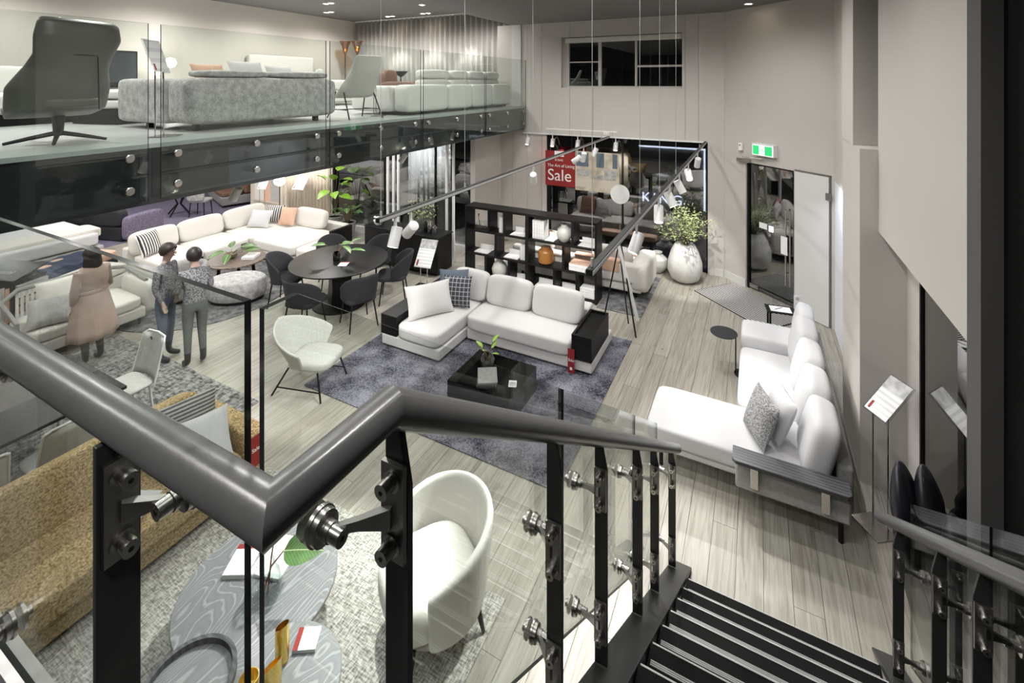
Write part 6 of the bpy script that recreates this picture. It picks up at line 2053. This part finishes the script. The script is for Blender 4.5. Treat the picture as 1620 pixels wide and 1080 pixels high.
MB().bb(0.395, 0.425, -0.054, -0.0505, 2.595, 2.61).build('lens', 'black_plastic', o, smooth=False)
o = thing('power_outlet', 'white double power outlet on the wall above the shop window', 'outlet', (0, 0, 0))
hard(o, 'plate', 'white_gloss', -2.97, -2.85, YB - 0.012, YB - 0.001, 2.63, 2.70, 0.003)
MB().bb(-2.945, -2.93, YB - 0.014, YB - 0.0122, 2.655, 2.675).bb(-2.89, -2.875, YB - 0.014, YB - 0.0122, 2.655, 2.675).build('switch', 'paper_grey', o, smooth=False)

# hanging sale poster
p_ = thing('sale_poster', 'red sale poster with a room photograph hanging in the shop window', 'poster', (0, 0, 0))
hard(p_, 'red_panel', 'sale_red', -4.22, -3.52, 9.80, 9.808, 1.48, 2.25, 0.001)
ph = hard(p_, 'photo_panel', 'poster_picture', -3.518, -2.56, 9.80, 9.808, 1.44, 2.28, 0.001)
PR = (PI / 2, 0, 0)
text('Sale', 0.36, 'paper', p_, (-4.17, 9.7985, 1.60), PR, name='sale_lettering')
text('The Art of Living', 0.092, 'paper', p_, (-4.17, 9.7985, 1.90), PR, name='slogan_lettering')
lg = MB().bb(-4.00, -3.78, 9.7975, 9.799, 2.13, 2.249)
lg.build('logo_block', 'paper', p_, smooth=False)
text('KING', 0.07, 'paper', p_, (-3.99, 9.7985, 2.03), PR, name='logo_lettering', space=1.2)
MB().bb(-3.518, -2.56, 9.7975, 9.7992, 1.52, 1.70).build('print_floor', 'wall_beige', ph, smooth=False)
for a, c_ in ((-3.50, -3.22), (-3.05, -2.88), (-2.70, -2.60)):
    MB().bb(a, c_, 9.7975, 9.7992, 1.96, 2.26).build('print_sky', 'cloth_blue', ph, smooth=False)
for a, c_, z0, z1 in ((-3.48, -3.20, 1.75, 1.90), (-3.10, -2.90, 1.70, 1.80), (-2.88, -2.62, 1.72, 1.92)):
    MB().bb(a, c_, 9.7968, 9.7974, z0, z1).build('print_sofa', 'cloth_stone', ph, smooth=False)
for xx in (-4.1, -3.6, -3.4, -2.7):
    MB().cyl((xx, 9.804, 2.25), (xx, 9.804, 2.72), 0.0025, n=5).build('hanging_wire', 'steel', p_)
MB().bb(-4.2, -2.6, 9.79, 9.82, 2.72, 2.74).build('hanging_bar', 'white_metal', p_, smooth=False)
for xx in (-4.1, -2.7):
    MB().bb(xx - 0.01, xx + 0.01, 9.82, YB - 0.002, 2.722, 2.738).build('wall_bracket', 'white_metal', p_, smooth=False)

# lit shop sign outside the window
sg = thing('shop_sign', 'illuminated white-lettered shop sign with a glowing frame outside the window', 'sign', (-2.85, 13.2, 0.25))
hard(sg, 'board', 'cloth_mid', -0.05, 1.60, 0.02, 0.10, 0.20, 1.75, 0.004)
MB().bb(-0.05, 1.60, -0.02, 0.015, 1.76, 1.80).bb(1.60, 1.64, -0.02, 0.015, 0.20, 1.80).build('light_frame', 'neon_white', sg, smooth=False)
text('KING', 0.36, 'neon_white', sg, (0.02, -0.01, 0.28), PR, ext=0.01, space=1.35)
MB().cyl((0.2, 0.06, -0.27), (0.2, 0.06, 0.2), 0.02, n=8).cyl((1.4, 0.06, -0.27), (1.4, 0.06, 0.2), 0.02, n=8).build('leg', 'black_metal', sg)
# disc floor lamp standing in for a lamp's reflection in the window
l_ = thing('reflected_disc_lamp', 'slim floor lamp with a flat white disc head standing in for a reflection in the shop window', 'lamp', (-2.44, 9.40, 0.0095))
MB().lathe([(0.0001, 0), (0.12, 0), (0.12, 0.015), (0.0001, 0.015)], n=24).build('base', 'white_metal', l_)
MB().cyl((0, 0, 0.015), (0, 0, 1.38), 0.006, n=8).build('pole', 'steel', l_)
MB().cyl((0, -0.012, 1.53), (0, 0.012, 1.53), 0.19, n=40).build('disc_head', 'white_gloss', l_)

# ---------------------------------------------------------------- visitors
def person(label, loc, rz, hgt, mats, stance=0.09, arms=(0.25, 0.25), coat=None, hair_long=False, head_turn=0.0, bend=0.0):
    """one skinned body from a joint skeleton (feet on z = 0), faces coloured by height into shoes, trousers, top and skin"""
    k = hgt / 1.70
    V, E_, R_ = [], [], []

    def vert(x, y, z, r, link=None):
        V.append((x * k, y * k, z * k))
        R_.append((r[0] * k, r[1] * k) if isinstance(r, tuple) else (r * k, r * k))
        if link is not None:
            E_.append((link, len(V) - 1))
        return len(V) - 1
    pel = vert(0, 0, 0.93, (0.155, 0.115))
    wa = vert(0, 0.005, 1.07, (0.135, 0.095), pel)
    chs = vert(0, 0.0 + bend * 0.3, 1.27, (0.155, 0.105), wa)
    nb = vert(0, -0.01 + bend * 0.6, 1.415, (0.075, 0.06), chs)
    nk = vert(0, 0.0 + bend * 0.8, 1.47, 0.052, nb)
    h1 = vert(0, 0.02 + bend, 1.54, (0.072, 0.085), nk)
    h2 = vert(0, 0.02 + bend, 1.62, (0.078, 0.095), h1)
    vert(0, 0.012 + bend, 1.685, (0.045, 0.055), h2)
    for i, s_ in enumerate((-1, 1)):
        hp = vert(s_ * 0.09, 0, 0.86, 0.095, pel)
        kn_ = vert(s_ * stance, 0.02, 0.49, 0.062, hp)
        an = vert(s_ * (stance + 0.01), -0.02, 0.085, 0.042, kn_)
        hl = vert(s_ * (stance + 0.012), 0.03, 0.045, 0.042, an)
        vert(s_ * (stance + 0.03), 0.145, 0.032, (0.038, 0.026), hl)
        sh_ = vert(s_ * 0.165, bend * 0.3, 1.355, 0.060, chs)
        el = vert(s_ * (0.215), -0.02 + arms[i] * 0.15, 1.10, 0.043, sh_)
        wr = vert(s_ * (0.20 - 0.10 * arms[i]), arms[i] * 0.75, 0.88 + arms[i] * 0.25, 0.030, el)
        pm_ = vert(s_ * (0.195 - 0.12 * arms[i]), arms[i] * 0.75 + 0.03, 0.815 + arms[i] * 0.25, (0.036, 0.018), wr)
        for q in range(4):
            f1 = vert(s_ * (0.195 - 0.12 * arms[i]) + (q - 1.5) * 0.019, arms[i] * 0.75 + 0.045, 0.765 + arms[i] * 0.25 - (0.006 if q in (1, 2) else 0), 0.0095, pm_)
            vert(s_ * (0.195 - 0.12 * arms[i]) + (q - 1.5) * 0.020, arms[i] * 0.75 + 0.065, 0.73 + arms[i] * 0.25 - (0.008 if q in (1, 2) else 0), 0.008, f1)
        vert(s_ * (0.16 - 0.12 * arms[i]), arms[i] * 0.75 + 0.055, 0.79 + arms[i] * 0.25, 0.010, pm_)
    me = bpy.data.meshes.new('person')
    me.from_pydata(V, E_, [])
    o = bpy.data.objects.new('person', me)
    COL.objects.link(o)
    sk = o.modifiers.new('skin', 'SKIN')
    sk.use_smooth_shade = True
    for i, r in enumerate(R_):
        me.skin_vertices[0].data[i].radius = r
    me.skin_vertices[0].data[0].use_root = True
    sb = o.modifiers.new('smooth', 'SUBSURF')
    sb.levels = 2
    sb.render_levels = 2
    dg = bpy.context.evaluated_depsgraph_get()
    new = bpy.data.meshes.new_from_object(o.evaluated_get(dg))
    o.modifiers.clear()
    o.data = new
    new.materials.clear()
    for m_ in mats:
        new.materials.append(MATS[m_])
    for p in new.polygons:
        c_ = p.center
        z = c_.z / k
        p.use_smooth = True
        hand = abs(c_.x) / k > 0.05 and z < 0.86 + max(arms) * 0.25 and (c_.y / k > 0.0 or abs(c_.x) / k > 0.165) and z > 0.62 and abs(c_.x) / k > (0.17 - 0.12 * max(arms)) - 0.06 and c_.y / k > max(arms) * 0.45 - 0.02
        if z > 1.43 or hand:
            mi = 3
        elif z > 0.93 or (abs(c_.x) / k > 0.165 and z > 0.8):
            mi = 2
        elif z > (0.22 if mats[0] == 'boot_black' else 0.09):
            mi = 1
        else:
            mi = 0
        p.material_index = mi
    o.location = loc
    o.rotation_euler = (0, 0, rz)
    tag(o, label, 'person')
    hy = 0.02 + bend
    hm = MB()

    def hair(u, v):
        a = 2 * PI * u
        ph_ = v * PI * 0.74
        fr = math.cos(a - PI / 2)
        cut = 1.0 - 0.50 * max(0, fr) - 0.10 * (1 - abs(fr))
        ph_ *= cut
        return (0.095 * math.sin(ph_) * math.cos(a) * k, (hy - 0.008 + 0.115 * math.sin(ph_) * math.sin(a)) * k, (1.60 + 0.108 * math.cos(ph_)) * k)
    hm.surf(hair, 24, 10)
    hm.build('hair', 'hair_black', o, thick=0.012 * k)
    if hair_long:
        def hb(u, v):
            a = PI + PI * u
            r0 = 0.10 + 0.03 * v
            return (r0 * math.cos(a) * k, (hy - 0.01 + (0.085 + 0.05 * v) * math.sin(a)) * k, (1.60 - 0.36 * v) * k)
        MB().surf(hb, 12, 6).build('hair_length', 'hair_black', o, thick=0.02 * k)
    fm_ = MB()
    fm_.cur = 0
    fm_.sbox((0, (hy + 0.098) * k, 1.565 * k), (0.022 * k, 0.036 * k, 0.04 * k), 2.2, 4)
    for s_ in (-1, 1):
        fm_.sbox((s_ * 0.080 * k, hy * k, 1.57 * k), (0.02 * k, 0.035 * k, 0.055 * k), 2.2, 4)
    fm_.cur = 1
    for s_ in (-1, 1):
        fm_.sbox((s_ * 0.030 * k, (hy + 0.080) * k, 1.595 * k), (0.022 * k, 0.016 * k, 0.012 * k), 2.2, 4)
    fm_.cur = 2
    fm_.sbox((0, (hy + 0.082) * k, 1.525 * k), (0.042 * k, 0.016 * k, 0.013 * k), 2.2, 4)
    fm_.build('face_features', ['skin', 'hair_black', 'cloth_brown'], o, angle=80)
    if coat:
        def cf(u, v):
            a = 2 * PI * u
            prof = [(0.30, 0.27, 0.42), (0.265, 0.22, 0.70), (0.205, 0.17, 0.96), (0.175, 0.135, 1.08), (0.195, 0.15, 1.25), (0.195, 0.13, 1.36), (0.10, 0.085, 1.45)]
            t_ = v * (len(prof) - 1)
            i = min(len(prof) - 2, int(t_))
            f = t_ - i
            rx, ry, z = (prof[i][q] + (prof[i + 1][q] - prof[i][q]) * f for q in range(3))
            w_ = 1 + 0.05 * math.sin(9 * a) * max(0, 1 - v * 2)
            return (rx * w_ * math.cos(a) * k, ry * w_ * math.sin(a) * k, z * k)
        MB().surf(cf, 40, 18).build('coat', coat, o, thick=0.012 * k, angle=70)
        MB().lathe([(0.188, 1.06), (0.200, 1.065), (0.200, 1.105), (0.188, 1.11)], n=36, caps=False, sx=1.0 * k, sy=0.78 * k).build('belt', coat, o).scale = (1, 1, k)
        for i, s_ in enumerate((-1, 1)):
            MB().tube([(s_ * 0.155 * k, 0, 1.375 * k), (s_ * 0.225 * k, (-0.02 + arms[i] * 0.15) * k, 1.10 * k), (s_ * (0.20 - 0.10 * arms[i]) * k, arms[i] * 0.70 * k, (0.90 + arms[i] * 0.25) * k)], [0.075 * k, 0.060 * k, 0.050 * k], 12).build('sleeve', coat, o, angle=70)
    return o


person('person in a belted dusty-pink coat with long dark hair beside the strap-back sofa', (-7.92, 3.10, 0.011), math.radians(100), 1.54, ('boot_black', 'trouser_grey', 'coat_pink', 'skin'), coat='coat_pink', hair_long=True, arms=(0.1, 0.3))
person('person in blue jeans, black boots and a mottled grey top on the woven rug edge', (-7.16, 3.60, 0.011), math.radians(-60), 1.56, ('boot_black', 'denim', 'jacket_grey', 'skin'), arms=(0.25, 0.1), bend=0.03)
person('person in dark grey trousers and a mottled grey jacket holding a sheet of paper', (-6.64, 3.70, 0.012), math.radians(75), 1.54, ('boot_black', 'trouser_grey', 'jacket_grey', 'skin'), arms=(0.45, 0.35), bend=0.04)
